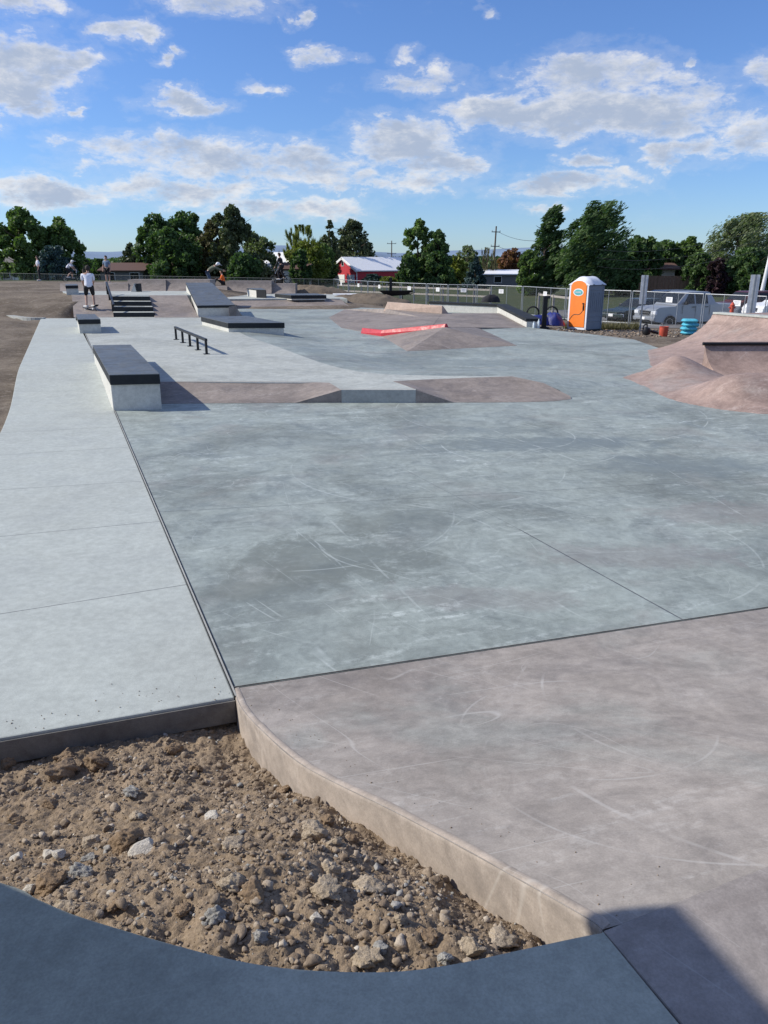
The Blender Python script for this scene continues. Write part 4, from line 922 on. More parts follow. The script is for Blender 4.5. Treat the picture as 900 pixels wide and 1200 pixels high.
# ------------------------------------------------------------------ centre: pyramid, red ridge, tan wedge, capped wall
def centre():
    # rose apron rising to the wedge: solid with given corner points
    a = P(372, 383, .003); b = P(430, 391, .004); ya = 33.2
    w_bl = PY(452, 362, ya); w_br = PY(518, 367.5, ya - 2.0)
    apron = [P(385, 372, .003), P(400, 384, .004), P(446, 393, .006), P(505, 384, .14), w_br, w_bl, P(404, 362.5, .003)]
    vs = list(apron); cpt = Vector((0, 0, 0))
    cpt = (w_bl + w_br + apron[3]) / 3; cpt.z = (w_bl.z + w_br.z) / 2 * .75
    vs.append(cpt); n = len(apron); fs = [(i, (i + 1) % n, n) for i in range(n)]
    base = [Vector((p.x, p.y, -.08)) for p in apron]; vs += base
    fs += [(i, n + 1 + i, n + 1 + (i + 1) % n, (i + 1) % n) for i in range(n)]
    o = MB().add(vs, fs).build('concrete_bank', M['pinkr']); tag(o, 'flat rose bank leading up to the tan wedge behind the red ridge', 'bank'); m = o.modifiers.new('s', 'SUBSURF'); m.subdivision_type = 'SIMPLE'; m.levels = m.render_levels = 1
    # wedge
    t0 = Vector((w_bl.x, w_bl.y, PY(455, 354, w_bl.y).z)); t1 = Vector((w_br.x, w_br.y, PY(518, 358.5, w_br.y).z))
    back_ = Vector((.15, .9, 0)); e = PY(527.5, 367.5, w_br.y + .6)
    vs = [w_bl - Vector((.1, 0, .1)), w_br - Vector((0, 0, .1)), Vector((e.x, e.y, w_br.z - .1)), w_bl + back_ - Vector((0, 0, .1)), t0 + Vector((.08, 0, 0)), t1, t1 + back_ * .25, t0 + back_ * .4]
    o = MB().add(vs, [(0, 3, 2, 1), (4, 5, 6, 7), (0, 1, 5, 4), (1, 2, 6, 5), (2, 3, 7, 6), (3, 0, 4, 7)]).build('tan_wedge', M['tan']); tag(o, 'tan concrete wedge wall standing behind the red ridge', 'wedge'); bevel(o, .02)
    # rose flat right of it, inside the capped wall
    pr = [P(500, 383, .14), P(604, 384.2, .004), PY(617, 384, 27.2), PY(585, 369, 33.5), w_br + Vector((.3, .3, 0)), w_br]
    pr[2].z = .004; pr[3].z = .09
    cc = sum(pr, Vector()) / 6; cc.z = .17; n = 6; vs = pr + [cc] + [Vector((p.x, p.y, -.08)) for p in pr]
    o = MB().add(vs, [(i, (i + 1) % n, n) for i in range(n)] + [(i, n + 1 + i, n + 1 + (i + 1) % n, (i + 1) % n) for i in range(n)]).build('concrete_bank', M['pinkr']); tag(o, 'dull rose bank between the tan wedge and the white capped wall', 'bank')
    # pyramid
    apx = PY(521, 383.5, 22.3); f0 = P(477, 411.5, .003); lft = P(425, 388.5, .003); lf2 = P(446, 393, .003); rgt = P(606, 405, .003); bk = P(560, 384, .02); bl_ = P(470, 383, .003)
    vs = [apx, lf2, f0, rgt, bk, bl_]; m0 = P(500, 400, .1)
    base = [Vector((p.x, p.y, -.03)) for p in vs[1:]]
    vs2 = vs + base
    o = MB().add(vs2, [(0, 1, 2), (0, 2, 3), (0, 3, 4), (0, 4, 5), (0, 5, 1), (1, 6, 7, 2), (2, 7, 8, 3), (3, 8, 9, 4), (4, 9, 10, 5), (5, 10, 6, 1)]).build('concrete_pyramid', M['pinkr']); tag(o, 'low rose concrete pyramid under the red ridge', 'pyramid')
    # red ridge: kinked, top surface seen from the front
    k0 = PY(423, 388, 24.9); k1 = PY(446, 390.5, 23.9); k2 = PY(521, 384.8, 22.45)
    k0.z = .02
    h0, h1, h2 = PY(424, 384.6, k0.y).z, PY(447, 387, k1.y).z, PY(519.5, 379.6, k2.y).z
    back_ = Vector((.12, .30, 0)); pts = []
    for k, h in ((k0, h0), (k1, h1), (k2, h2)):
        pts.append([k + Vector((0, 0, -.1)), Vector((k.x, k.y, k.z)), Vector((k.x + .03, k.y + .05, h)), Vector((k.x + .08, k.y + .13, h)), k + back_ + Vector((.05, .1, -.1))])
    vs = [v for p in pts for v in p]; fs = []
    for i in range(2):
        for k in range(5): fs.append((i * 5 + k, i * 5 + (k + 1) % 5, i * 5 + 5 + (k + 1) % 5, i * 5 + 5 + k))
    tip = k2 + Vector((.14, .12, 0)); vs.append(Vector((tip.x, tip.y, k2.z - .05)))
    fs += [(4, 3, 2, 1, 0), (10, 11, 15), (11, 12, 15), (12, 13, 15), (13, 14, 15), (14, 10, 15)]
    o = MB().add(vs, fs).build('red_ridge', M['red']); tag(o, 'bright red painted concrete ridge with a kink crossing the pyramid', 'ridge'); bevel(o, .01)
centre()
def capped_wall():
    # polyline of the wall's near top edge
    A_ = PY(503, 353.5, 36.5); B_ = PY(583, 356.8, 34.5); C_ = PY(617.5, 373.5, 27.3)
    zt = [A_.z, B_.z, C_.z]
    root = empty('capped_wall', (B_.x, B_.y, 0), 0, 'low white concrete wall with a thick black cap bending towards the portable toilet', 'wall'); c = root.location
    pts = [A_, B_, C_]; d1 = (B_ - A_); d1.z = 0; d1.normalize(); d2 = (C_ - B_); d2.z = 0; d2.normalize()
    n1 = Vector((-d1.y, d1.x, 0)); n2 = Vector((-d2.y, d2.x, 0)); nb = ((n1 + n2) / 2).normalized()
    w = .45
    nn = [n1 * w, nb * w * 1.1, n2 * w]
    mb = MB(); cp = MB()
    for i in range(2):
        f = [pts[i], pts[i + 1], pts[i + 1] + nn[i + 1], pts[i] + nn[i]]; z = [zt[i], zt[i + 1], zt[i + 1], zt[i]]
        vs = [Vector((p.x, p.y, -.1)) - c for p in f] + [Vector((p.x, p.y, z[k] - .10)) - c for k, p in enumerate(f)]
        mb.add(vs, [(4, 5, 6, 7), (0, 1, 5, 4), (2, 3, 7, 6)] + ([(3, 0, 4, 7)] if i == 0 else [(1, 2, 6, 5)]))
        g_ = [pts[i] - nn[i] * .06, pts[i + 1] - nn[i + 1] * .06, pts[i + 1] + nn[i + 1] * 1.06, pts[i] + nn[i] * 1.06]
        vs = [Vector((p.x, p.y, z[k] - .10 + .002)) - c for k, p in enumerate(g_)] + [Vector((p.x, p.y, z[k])) - c for k, p in enumerate(g_)]
        cp.add(vs, [(0, 3, 2, 1), (4, 5, 6, 7), (0, 1, 5, 4), (2, 3, 7, 6)] + ([(3, 0, 4, 7)] if i == 0 else [(1, 2, 6, 5)]))
    mb.build('wall_body', M['white'], root); cp.build('cap', M['cap'], root)
    e = C_ - c; e2 = e + n2 * w
    MB().add([Vector((e.x, e.y, -.1)), Vector((e2.x, e2.y, -.1)), Vector((e2.x, e2.y, zt[2] - .14)), Vector((e.x, e.y, zt[2] - .14))], [(0, 1, 2, 3)])
    return root
capped_wall()

# ------------------------------------------------------------------ right: mounded quarter pipes
def right_ramps():
    l0 = P(835, 367.5, .86); l1 = P(900, 372.5, .86); ld = (l1 - l0); ld.z = 0; ld.normalize(); bk = Vector((-ld.y, ld.x, 0))
    q0 = P(826, 403.5, .56); YL = q0.y; X0 = q0.x
    outer = [P(716, 442.5, 0), P(744, 455, 0), P(772, 468, 0), P(807, 477, 0), P(853, 484, 0), P(900, 489, 0), P(1000, 494, 0), P(1200, 505, 0)]
    ox = np.array([p.x for p in outer]); oy = np.array([p.y for p in outer]); xmin = ox[0] - .02
    foot = P(770, 411, 0); WL = abs((foot - l0).dot(ld)) * .84; WF = (l0.y - YL) + .35
    c1 = P(806, 425, .25); c2 = P(878, 443, .36)
    st = .05
    xs = np.concatenate([np.arange(X0, xmin - .5, -st)[::-1], np.arange(X0 + .012, X0 + 7, st)])
    ys = np.concatenate([np.arange(YL, oy.min() - .15, -st)[::-1], np.arange(YL + .012, l0.y + 2.6, st)])
    def f(X, Y):
        yo = np.interp(X, ox, oy); s_ = Y - yo; rise = sstep(0, 1.1, s_) * sstep(0, 1.25, X - xmin - .80 * np.maximum(0, Y - oy[0]))
        h1 = .34 * np.exp(-(((X - c1.x) / 1.15) ** 2 + ((Y - c1.y) / .75) ** 2))
        h2 = .36 * np.exp(-(np.maximum(0, c2.x - X) / .95) ** 2 - (((Y - c2.y) / .72) ** 2)) * (1 - .25 * sstep(c2.x + .6, c2.x + 3, X))
        h3 = .13 * np.exp(-(((X - (c1.x + 1.3)) / 1.5) ** 2 + ((Y - (c1.y - .9)) / 1.0) ** 2))
        m = (np.maximum(h1, h2) + .25 * np.minimum(h1, h2) + h3 + .09) * rise * (1 - .88 * sstep(X0 - .9, X0 + .3, X) * sstep(YL - 2.5, YL - 1.3, Y))
        u = (X - l0.x) * ld.x + (Y - l0.y) * ld.y; v = (X - l0.x) * bk.x + (Y - l0.y) * bk.y
        d = (np.abs(np.minimum(u, 0) / WL) ** 2 + np.abs(np.minimum(v, 0) / (2.45 + 1.0 * np.clip(u, 0, 2.5))) ** 2) ** .5; d = np.clip(d, 0, 1)
        q = .86 * (1 - np.sqrt(np.clip(1 - (1 - d) ** 2 * .93, 0, 1))) / (1 - math.sqrt(.07))
        base = np.maximum(q, 0) + m * np.clip(1 - q * 2, 0, 1)
        t = np.clip((Y - (YL - 1.35)) / 1.35, 0, 1); tr = .56 * (1 - np.sqrt(np.clip(1 - (t * .985) ** 2, 0, 1))) / (1 - math.sqrt(1 - .985 ** 2))
        right = np.where(Y <= YL + .001, np.maximum(tr, m * (1 - t * t)), np.maximum(q, .555 * sstep(-.1, .45, (X - X0) - .62 * (Y - YL)) * sstep(2.2, .8, Y - YL)))
        z = np.where(X > X0 + .006, right, base)
        z = z - .014
        return np.where((s_ < 0) | (z < 0), np.minimum(z, 0) - .01, z)
    xs_all = xs
    o = grid('rose_ramp', xs, ys, f, M['pinkq'], keep=lambda x, y: (y > np.interp(x, ox, oy) - .06) & (f(x, y) > -.02)); smooth(o, 42)
    tag(o, 'rose concrete quarter pipe and rolling mounds round a shaded hollow on the right', 'quarter pipe')
    lip = MB(); a = Vector((l0.x, l0.y, .875)); lip.box(a + ld * 3.5 + bk * .16, (7.0, .32, .05), math.atan2(ld.y, ld.x)); o2 = lip.build('lip', M['plaza'], o); bevel(o2, .01)
    cp = empty('coping', (X0, YL, .56), 0, 'dark steel coping bar along the lip of the hollow on the right', 'coping')
    MB().tube((-.05, -.02, .012), (7.0, -.02, .012), .033, n=12).build('steel_bar', M['black'], cp, 40)
    MB().box((3.5, .05, -.02), (7.0, .08, .05)).build('lip_edge', M['tan'], cp)
right_ramps()

# ------------------------------------------------------------------ portable toilet
def toilet():
    b = PY(684.5, 387, 30.5); a = R(37)
    root = empty('portable_toilet', b, a, 'portable toilet with an orange door, grey side walls and a pale domed roof', 'portable toilet')
    root.scale = (.80, .80, .88)
    w, d, h = 1.12, 1.12, 1.88
    # local: door faces -x, long grey side faces -y
    body = MB(); body.box((0, 0, h / 2 + .06), (w, d, h)); o = body.build('body', M['potgrey'], root); bevel(o, .04, 3)
    rb = MB()
    for s in (-1, 1):
        for k in range(6): rb.box((-.36 + k * .145, s * (d / 2 + .006), h * .60 + .08), (.05, .024, .82))
        rb.box((0, s * (d / 2 + .006), .42), (.86, .022, .03)); rb.box((0, s * (d / 2 + .006), .62), (.86, .022, .03)); rb.box((0, s * (d / 2 + .006), 1.72), (.86, .022, .04))
        for sx in (-1, 1): rb.box((sx * (w / 2 - .05), s * (d / 2 + .008), h / 2 + .06), (.07, .03, h - .1))
    bevel(rb.build('side_ribs', M['potgrey'], root), .008)
    # arched roof
    vs = []; fs = []; n = 12; W = w / 2 + .06; Dd = d / 2 + .06
    for ix in range(n + 1):
        for iy in range(n + 1):
            u = -1 + 2 * ix / n; v = -1 + 2 * iy / n; z = h + .05 + .34 * (1 - abs(v) ** 2.4) * (1 - .55 * abs(u) ** 3) + (.03 if (ix in (3, 9)) else 0)
            vs.append((u * W, v * Dd, z))
    for ix in range(n):
        for iy in range(n): a_ = ix * (n + 1) + iy; fs.append((a_, a_ + 1, a_ + n + 2, a_ + n + 1))
    b0 = len(vs); vs += [(-W, -Dd, h + .03), (W, -Dd, h + .03), (W, Dd, h + .03), (-W, Dd, h + .03)]; fs.append((b0, b0 + 1, b0 + 2, b0 + 3))
    fs.append(tuple([iy for iy in range(n + 1)] + [b0 + 3, b0])); fs.append(tuple([n * (n + 1) + iy for iy in range(n, -1, -1)] + [b0 + 1, b0 + 2]))
    MB().add(vs, fs).build('roof', M['potroof'], root, 40)
    # front frame and orange door with arched top (faces -x)
    fr_ = MB()
    for s in (-1, 1): fr_.box((-w / 2 - .02, s * (d / 2 - .04), h / 2 + .06), (.05, .09, h))
    fr_.box((-w / 2 - .02, 0, .1), (.05, d, .1)); bevel(fr_.build('door_frame', M['potroof'], root), .01)
    x = -w / 2 - .035; hw = d / 2 - .10; pts = [(x, -hw, .17), (x, hw, .17)]
    for k in range(11): t = math.pi * k / 10; pts.append((x, hw * math.cos(t), h - .02 + .24 * math.sin(t)))
    m = len(pts); vs = pts + [(x - .03, p[1], p[2]) for p in pts]
    door = MB().add(vs, [tuple(range(m)), tuple(range(2 * m - 1, m - 1, -1))] + [(i, m + i, m + (i + 1) % m, (i + 1) % m) for i in range(m)]).build('door', M['orange'], root); bevel(door, .008)
    def oval(ry, rz_, cz, xx, name, mat):
        pts = [(xx, ry * math.cos(2 * math.pi * k / 24), cz + rz_ * math.sin(2 * math.pi * k / 24)) for k in range(24)]; pts2 = [(xx - .006, p[1], p[2]) for p in pts]
        MB().add(pts + pts2, [tuple(range(24)), tuple(range(47, 23, -1))] + [(i, 24 + i, 24 + (i + 1) % 24, (i + 1) % 24) for i in range(24)]).build(name, mat, door)
    oval(.30, .155, 1.62, x - .031, 'badge', M['whitepaint']); oval(.25, .12, 1.62, x - .038, 'badge_centre', M['teal'])
    MB().path([Vector((x - .046, -.17 + .034 * k, 1.62 + .035 * (-1) ** k)) for k in range(11)], .012, 5).build('badge_mark', M['whitepaint'], door)
    hd = MB(); hd.box((x - .05, -hw + .1, 1.0), (.04, .05, .2)); hd.box((x - .05, -hw + .12, 1.16), (.03, .09, .06)); hd.build('handle', M['black'], door)
    sw = [Vector((x - .035, hw * (1 - 1.8 * t) - .02, .45 + .5 * t + .09 * math.sin(t * 6.3))) for t in [k / 12 for k in range(13)]]
    MB().path(sw, .014, 5).build('door_curve', M['brown'], door)
    MB().box((0, 0, .03), (w + .12, d + .12, .07)).build('skid', M['black'], root)
toilet()

# ------------------------------------------------------------------ fence panels
FTOP = {391: 327, 408: 328.3, 457: 331, 500: 332.6, 525: 333.6, 559: 334, 613: 335.6, 664: 338.6, 741: 341, 826: 344.5, 900: 347.5, 985: 351.5}
def fence_pt(px):
    ks = sorted(FTOP); py = np.interp(px, ks, [FTOP[k] for k in ks]); p = P(px, py, .62)
    return Vector((p.x, p.y, L))
labels = ['behind the white log at the left end by the red barn', 'in front of the red barn, second from its left end', 'between the red barn and the tall pair of trees', 'before the foot of the tall pair of trees', 'before the yellow green tree beside the tall pair', 'before the blue spruce', 'left of the leaning panel, before the long white building', 'behind the blue tarpaulins near the portable toilet', 'right behind the portable toilet, before the dark green car', 'in front of the silver pickup', 'behind the tall rose quarter pipe', 'before the white pickup at the right edge']
fpx = [391, 408, 457, 500, 525, 559, 613, 664, 741, 826, 900, 985]
def fence_panel(p0, p1, lab, sign=True, lean=0.0, h=1.82):
    d = p1 - p0; Lh = math.hypot(d.x, d.y); a = math.atan2(d.y, d.x)
    zb = Tz(*((p0 + p1) / 2).xy) ; zb = min(zb, L + .15)
    root = empty('fence_panel', (p0.x, p0.y, L), a, lab, 'fence', 'temporary chain link fence panels')
    root.rotation_euler = (0, lean, a); r = .024
    f = MB(); q = .06; f.path([Vector((q, 0, .08)), Vector((Lh - q, 0, .08)), Vector((Lh - q, 0, h)), Vector((q, 0, h)), Vector((q, 0, .08))], r, 8)
    f.build('frame', M['steel'], root)
    n_b = 2
    for k in range(n_b): x = Lh * (k + 1) / (n_b + 1); MB().tube((x, 0, .08), (x, 0, h), .017, n=6).build('brace', M['steel'], root)
    MB().add([(q, .012, .08), (Lh - q, .012, .08), (Lh - q, .012, h), (q, .012, h)], [(0, 1, 2, 3)]).build('wire_mesh', M['chain'], root)
    MB().box((0, 0, .04), (.28, .6, .08)).build('foot', M['blackrub'], root)
    if sign:
        x = Lh * .55
        MB().box((x, -.03, h * .80), (.42, .012, .27)).build('notice', M['whitepaint'], root)
        mk = MB()
        for k in range(3): mk.box((x, -.039, h * .80 + .07 - .06 * k), (.30 - .06 * k, .004, .022))
        mk.build('notice_lettering', simple('grey_print%d' % int(x * 10), (.35, .37, .42), .6), root)
    return root
def fences():
    i = 0
    for a, b, t in zip(fpx[:-1], fpx[1:], labels):
        p, q = fence_pt(a), fence_pt(b); n = max(1, round((q - p).length / 3.6)) if (q - p).length > 6 else 1
        for k in range(n):
            lab = 'chain link panel ' + t + ('' if n == 1 else (', left piece', ', right piece', ', its farthest right piece', ', its last piece')[min(k, 3)] if n <= 2 else (', first piece', ', second piece', ', third piece', ', fourth piece', ', fifth piece')[min(k, 4)])
            fence_panel(p.lerp(q, k / n), p.lerp(q, (k + 1) / n), lab, True)
fences()
# permanent far fence on the left, one thing
def far_fence():
    a = PY(391, 327.5, 73); b = PY(-30, 319.5, 92)
    zb = lambda p: Tz(p.x, p.y) if True else 0
    root = empty('chain_link_fence', (a.x, a.y, -1.0), 0, 'long dark chain link fence with steel posts crossing behind the riders', 'fence'); c = root.location
    n = 30; mb = MB(); rl = MB(); dz = Vector((0, 0, 0))
    pts = [a.lerp(b, k / n) for k in range(n + 1)]
    for k, p in enumerate(pts):
        if k % 1 == 0: MB().tube(Vector((p.x, p.y, L)) - c, p - c, .03, n=6).build('post', M['steeldark'], root)
    rl.path([p - c for p in pts], .022, 5); rl.build('top_rail', M['steeldark'], root)
    d = (b - a); Lh = math.hypot(d.x, d.y); ang = math.atan2(d.y, d.x)
    o = MB().add([(0, 0, L - a.z), (Lh, 0, L - a.z), (Lh, 0, b.z - a.z), (0, 0, 0)], [(0, 1, 2, 3)]).build('wire_mesh', M['chain'], root); o.location = a - c + Vector((0, .03, 0)); o.rotation_euler = (0, 0, ang)
far_fence()
def rail_fence():
    root = empty('rail_fence', PY(395, 345, 78), 0, 'weathered two rail wooden fence running behind the temporary panels', 'fence'); c = root.location; root.location.z = L; c = root.location.copy()
    a = PY(396, 337.3, 80); b = PY(575, 341.5, 66); n = 11
    a.z = L + 1.25; b.z = L + 1.25
    for k in range(n + 1):
        p = a.lerp(b, k / n); MB().box((p.x - c.x, p.y - c.y, .68), (.16, .16, 1.36)).build('post', M['wood'], root)
    d = b - a; ang = math.atan2(d.y, d.x)
    for z in (1.15, .62): m = (a + b) / 2 - c; MB().box((m.x, m.y - .1, z), (d.length, .05, .14), ang).build('rail', M['wood'], root)
    a2 = PY(632, 347, 58); b2 = PY(668, 350, 52)
    root2 = empty('rail_fence', (a2.x, a2.y, L), 0, 'short wooden rail fence behind the blue tarpaulins', 'fence'); c = root2.location.copy()
    d = b2 - a2; ang = math.atan2(d.y, d.x)
    for k in range(3): p = a2.lerp(b2, k / 2); MB().box((p.x - c.x, p.y - c.y, .6), (.14, .14, 1.25)).build('post', M['wood'], root2)
    m = (a2 + b2) / 2 - c; MB().box((m.x, m.y - .1, 1.1), (d.length, .05, .14), ang).build('rail', M['wood'], root2)
rail_fence()

# ------------------------------------------------------------------ signs, small site things
def signpost(px, Y, ptop, pbot, lab, w=.32, hs=.92, yaw=0.9):
    b = PY(px, pbot, Y); t = PY(px + 5, ptop, Y); b.z = min(b.z, Tz(b.x, b.y)) if pbot > 380 else b.z
    root = empty('signpost', b, yaw, lab, 'sign', 'steel signposts seen from behind'); H = t.z - b.z
    MB().box((0, 0, H / 2), (.06, .035, H)).build('post', M['steel'], root)
    o = MB().box((0, .03, H - hs / 2), (w, .008, hs)).build('sign_panel', M['alu'], root); bevel(o, .003)
    bt = MB()
    for z in (H - .15, H - hs + .15): bt.tube((0, -.02, z), (0, .04, z), .012, n=6)
    bt.build('bolt', M['steel'], root)
signpost(749.5, 31, 322.5, 390, 'steel signpost with a narrow grey panel left of the silver pickup', .26, 1.08, -.15)
signpost(879, 27, 322, 372, 'steel signpost with a narrow grey panel behind the rose quarter pipe', .30, 1.30, -.15)
def bucket():
    b = PY(777, 395.5, 25.2); root = empty('bucket', b, 0, 'orange red bucket standing on the gravel before the silver pickup', 'bucket')
    MB().lathe((0, 0, 0), [(.11, 0), (.125, .02), (.14, .32), (.152, .325), (.152, .345), (.138, .345), (.12, .03)], 20).build('pail', M['bucket'], root, 40)
    MB().path([Vector((.15 * math.cos(t), .02, .33 + .12 * math.sin(t))) for t in [math.pi * k / 10 for k in range(11)]], .006).build('handle', M['steel'], root)
    MB().tube((.02, 0, .25), (-.08, .02, .46), .012).build('tool_handle', M['wood'], root)
bucket()
def blower():
    b = PY(757, 393, 25.4); root = empty('leaf_blower', b, .2, 'black leaf blower lying on the ground left of the bucket', 'leaf blower')
    o = MB().lathe((0, 0, .13), [(.03, -.13), (.11, -.1), (.14, 0), (.11, .1), (.04, .13)], 14).build('motor_housing', M['black'], root, 40)
    MB().path([Vector((.02, 0, .2)), Vector((0, 0, .36)), Vector((-.1, 0, .33)), Vector((-.14, 0, .2))], .02).build('handle', M['black'], root)
    MB().tube((.08, 0, .15), (.42, 0, .06), .045, .04).build('nozzle', M['black'], root)
blower()
def sacks():
    b = PY(807, 392.5, 26.5)
    for k in range(4):
        n = 10; vs = []; fs = []
        w, d, h = .52 - .01 * k, .4, .135
        X, Y = np.meshgrid(np.linspace(-1, 1, n), np.linspace(-1, 1, n))
        for s in (1, -1):
            Z = s * h / 2 * (np.clip((1 - abs(X) ** 5) * (1 - abs(Y) ** 7), 0, 1) ** .22) * (1 + .2 * vnoise(X, Y, 2, k, 2))
            vs += [(x * w / 2, y * d / 2, z + h / 2) for x, y, z in zip(X.ravel(), Y.ravel(), Z.ravel())]
        for s in (0, 1):
            for i in range(n - 1):
                for j in range(n - 1): a = s * n * n + i * n + j; fs.append((a, a + 1, a + n + 1, a + n))
        o = MB().add(vs, fs).build('sack', M['bluebag'], None, 60)
        o.location = b + Vector((.02 * (-1) ** k, 0, .132 * k)); o.rotation_euler = (0, 0, .08 * (-1) ** k)
        tag(o, ['lowest light blue plastic sack of the stack by the quarter pipe', 'second light blue sack from the bottom of the stack', 'third light blue sack from the bottom of the stack', 'topmost light blue plastic sack of the stack by the quarter pipe'][k], 'sack', 'light blue sacks in a stack')
sacks()
def site_bits():
    b = PY(637, 385, 27.8); root = empty('black_bollard', b, 0, 'black upright post standing at the end of the capped wall', 'post')
    H = PY(637, 349, 27.8).z - b.z
    MB().box((0, 0, H / 2), (.15, .15, H)).build('shaft', M['black'], root); MB().box((.04, 0, H + .02), (.22, .17, .09)).build('head', M['black'], root)
    MB().box((0, 0, .03), (.3, .3, .06)).build('foot_plate', M['black'], root)
    for (px, py, lab, s) in ((631, 384.3, 'pale plastic bottle beside the black post', .30), (625.5, 384.4, 'small clear bottle beside the end of the capped wall', .22)):
        b = PY(px, py, 26.9); o = MB().lathe((0, 0, 0), [(.035, 0), (.04, .02), (.04, s * .7), (.015, s * .88), (.018, s)], 12).build('bottle', M['bottle'], None, 40); o.location = b; tag(o, lab, 'bottle')
    # tarpaulins over materials
    for i, (px, py, rx, ry, h, mt, lab) in enumerate(((648, 380, .36, .5, .46, 'bluetarp', 'crumpled blue tarpaulin heap right of the black post'), (628, 379, .6, .5, .32, 'bluetarp', 'low blue tarpaulin behind the capped wall left of the black post'), (640, 378, .34, .3, .35, 'greysiding', 'grey wrapped bundle between the blue tarpaulins'), (654.5, 381, .25, .25, .22, 'bucket', 'small red bag at the foot of the blue tarpaulin'), (575, 353.5, .45, .3, .34, 'clothblack', 'black refuse bag behind the capped wall at the fence'))):
        b = PY(px, py, 30.5 if i < 4 else 38); n = 22; xs = np.linspace(-1, 1, n)
        def f(X, Y): return np.clip(1 - (np.abs(X) ** 2.4 + np.abs(Y) ** 2.4), 0, 1) ** .45 * h * (1 + .55 * vnoise(X + i * 3, Y, 2.2, i, 4)) - .02
        X, Y = np.meshgrid(xs, xs); Z = f(X, Y); V = np.stack([X * rx, Y * ry, Z], -1).reshape(-1, 3); ii = np.arange(n - 1)[None, :] + n * np.arange(n - 1)[:, None]
        F = np.stack([ii, ii + 1, ii + n + 1, ii + n], -1).reshape(-1, 4)
        o = npmesh(('tarpaulin', 'tarpaulin', 'wrapped_bundle', 'bag', 'refuse_bag')[i], V, F, M[mt], None, True); o.location = b; tag(o, lab, ('tarpaulin', 'tarpaulin', 'bundle', 'bag', 'bag')[i])
    # bicycle tyres leaning by the tarps: dark hoops
    for (px, py, lab) in ((624, 374, 'black hoop leaning behind the low blue tarpaulin'), (646, 374, 'black hoop leaning behind the blue heap')):
        b = PY(px, py, 31.5); mb = MB(); pts = [Vector((.24 * math.cos(t), 0, .24 + .24 * math.sin(t))) for t in [2 * math.pi * k / 20 for k in range(21)]]
        o = mb.path(pts, .035).build('tyre', M['blackrub']); o.location = b; tag(o, lab, 'tyre')
    # wheelbarrow at the far edge
    b = PY(463, 354, 45); root = empty('wheelbarrow', b, 0, 'black wheelbarrow tray and frame before the fence behind the tan wedge', 'wheelbarrow')
    vs = [(-.55, -.3, .38), (.55, -.3, .38), (.55, .3, .38), (-.55, .3, .38), (-.9, -.42, .62), (1.05, -.42, .62), (1.05, .42, .62), (-.9, .42, .62)]
    MB().add(vs, [(0, 3, 2, 1), (0, 1, 5, 4), (1, 2, 6, 5), (2, 3, 7, 6), (3, 0, 4, 7)]).build('tray', M['black'], root)
    fr_ = MB(); fr_.path([Vector((-.9, .25, .3)), Vector((.9, .25, .45)), Vector((1.1, .25, .5))], .025); fr_.path([Vector((-.9, -.25, .3)), Vector((.9, -.25, .45))], .025); fr_.path([Vector((.4, .25, .35)), Vector((.45, .25, 0))], .025); fr_.path([Vector((.4, -.25, .35)), Vector((.45, -.25, 0))], .025); fr_.build('frame', M['black'], root)
    M_ = Matrix.Rotation(math.pi / 2, 3, 'X'); MB().lathe((-.8, .05, .2), [(.12, -.05), (.2, -.04), (.2, .04), (.12, .05)], 16, M_).build('wheel', M['blackrub'], root, 40)
    MB().box((-.25, .1, .95), (.16, .16, .75)).build('tool_box', M['black'], root)
    # white log on the dirt
    b = PY(405, 349, 47); o = MB().tube((-.75, 0, .12), (.75, .1, .12), .13, n=12).build('white_pipe', M['whitepaint']); o.location = b; tag(o, 'short white pipe lying on the soil before the fence', 'pipe')
    # rubble by the toilet
    V = []; F = []; k = 0
    for _ in range(420):
        px = rng.uniform(640, 800); Y = rng.uniform(24.0, 31.5); p = PY(px, 388, Y); z = Tz(p.x, p.y)
        v = rock_verts(I1[0], int(rng.integers(20)), .9) * rng.uniform(.012, .06) * np.array([1.2, 1, .6]); V.append(v + (p.x, Y, z + .02)); F.append(I1[1] + k); k += len(v)
    for _ in range(500):
        Y = rng.uniform(42.5, 49); x = rng.uniform(-3.5, 2.5); z = float(Tr(x, Y)); v = rock_verts(I1[0], int(rng.integers(20)), .4) * rng.uniform(.03, .12) * np.array([1.2, 1, .7]); V.append(v + (x, Y, z + .02)); F.append(I1[1] + k); k += len(v)
    tag(npmesh('rubble', np.concatenate(V), np.concatenate(F), M['stone']), 'loose rubble and broken soil along the edge of the concrete', 'rubble', kind='stuff')
    # hydrant-like marker by the parking
    b = PY(857, 368, 33); root = empty('hydrant', b, 0, 'orange red hydrant behind the tall quarter pipe by the pickup', 'hydrant'); s = 1.0
    MB().lathe((0, 0, 0), [(.12, 0), (.12, .04), (.08, .05), (.08, .32), (.10, .34), (.10, .37), (.08, .39), (.05, .45), (.02, .48)], 14).build('barrel', M['bucket'], root, 40)
    MB().tube((-.13, 0, .26), (.13, 0, .26), .035).build('outlet', M['bucket'], root)
site_bits()
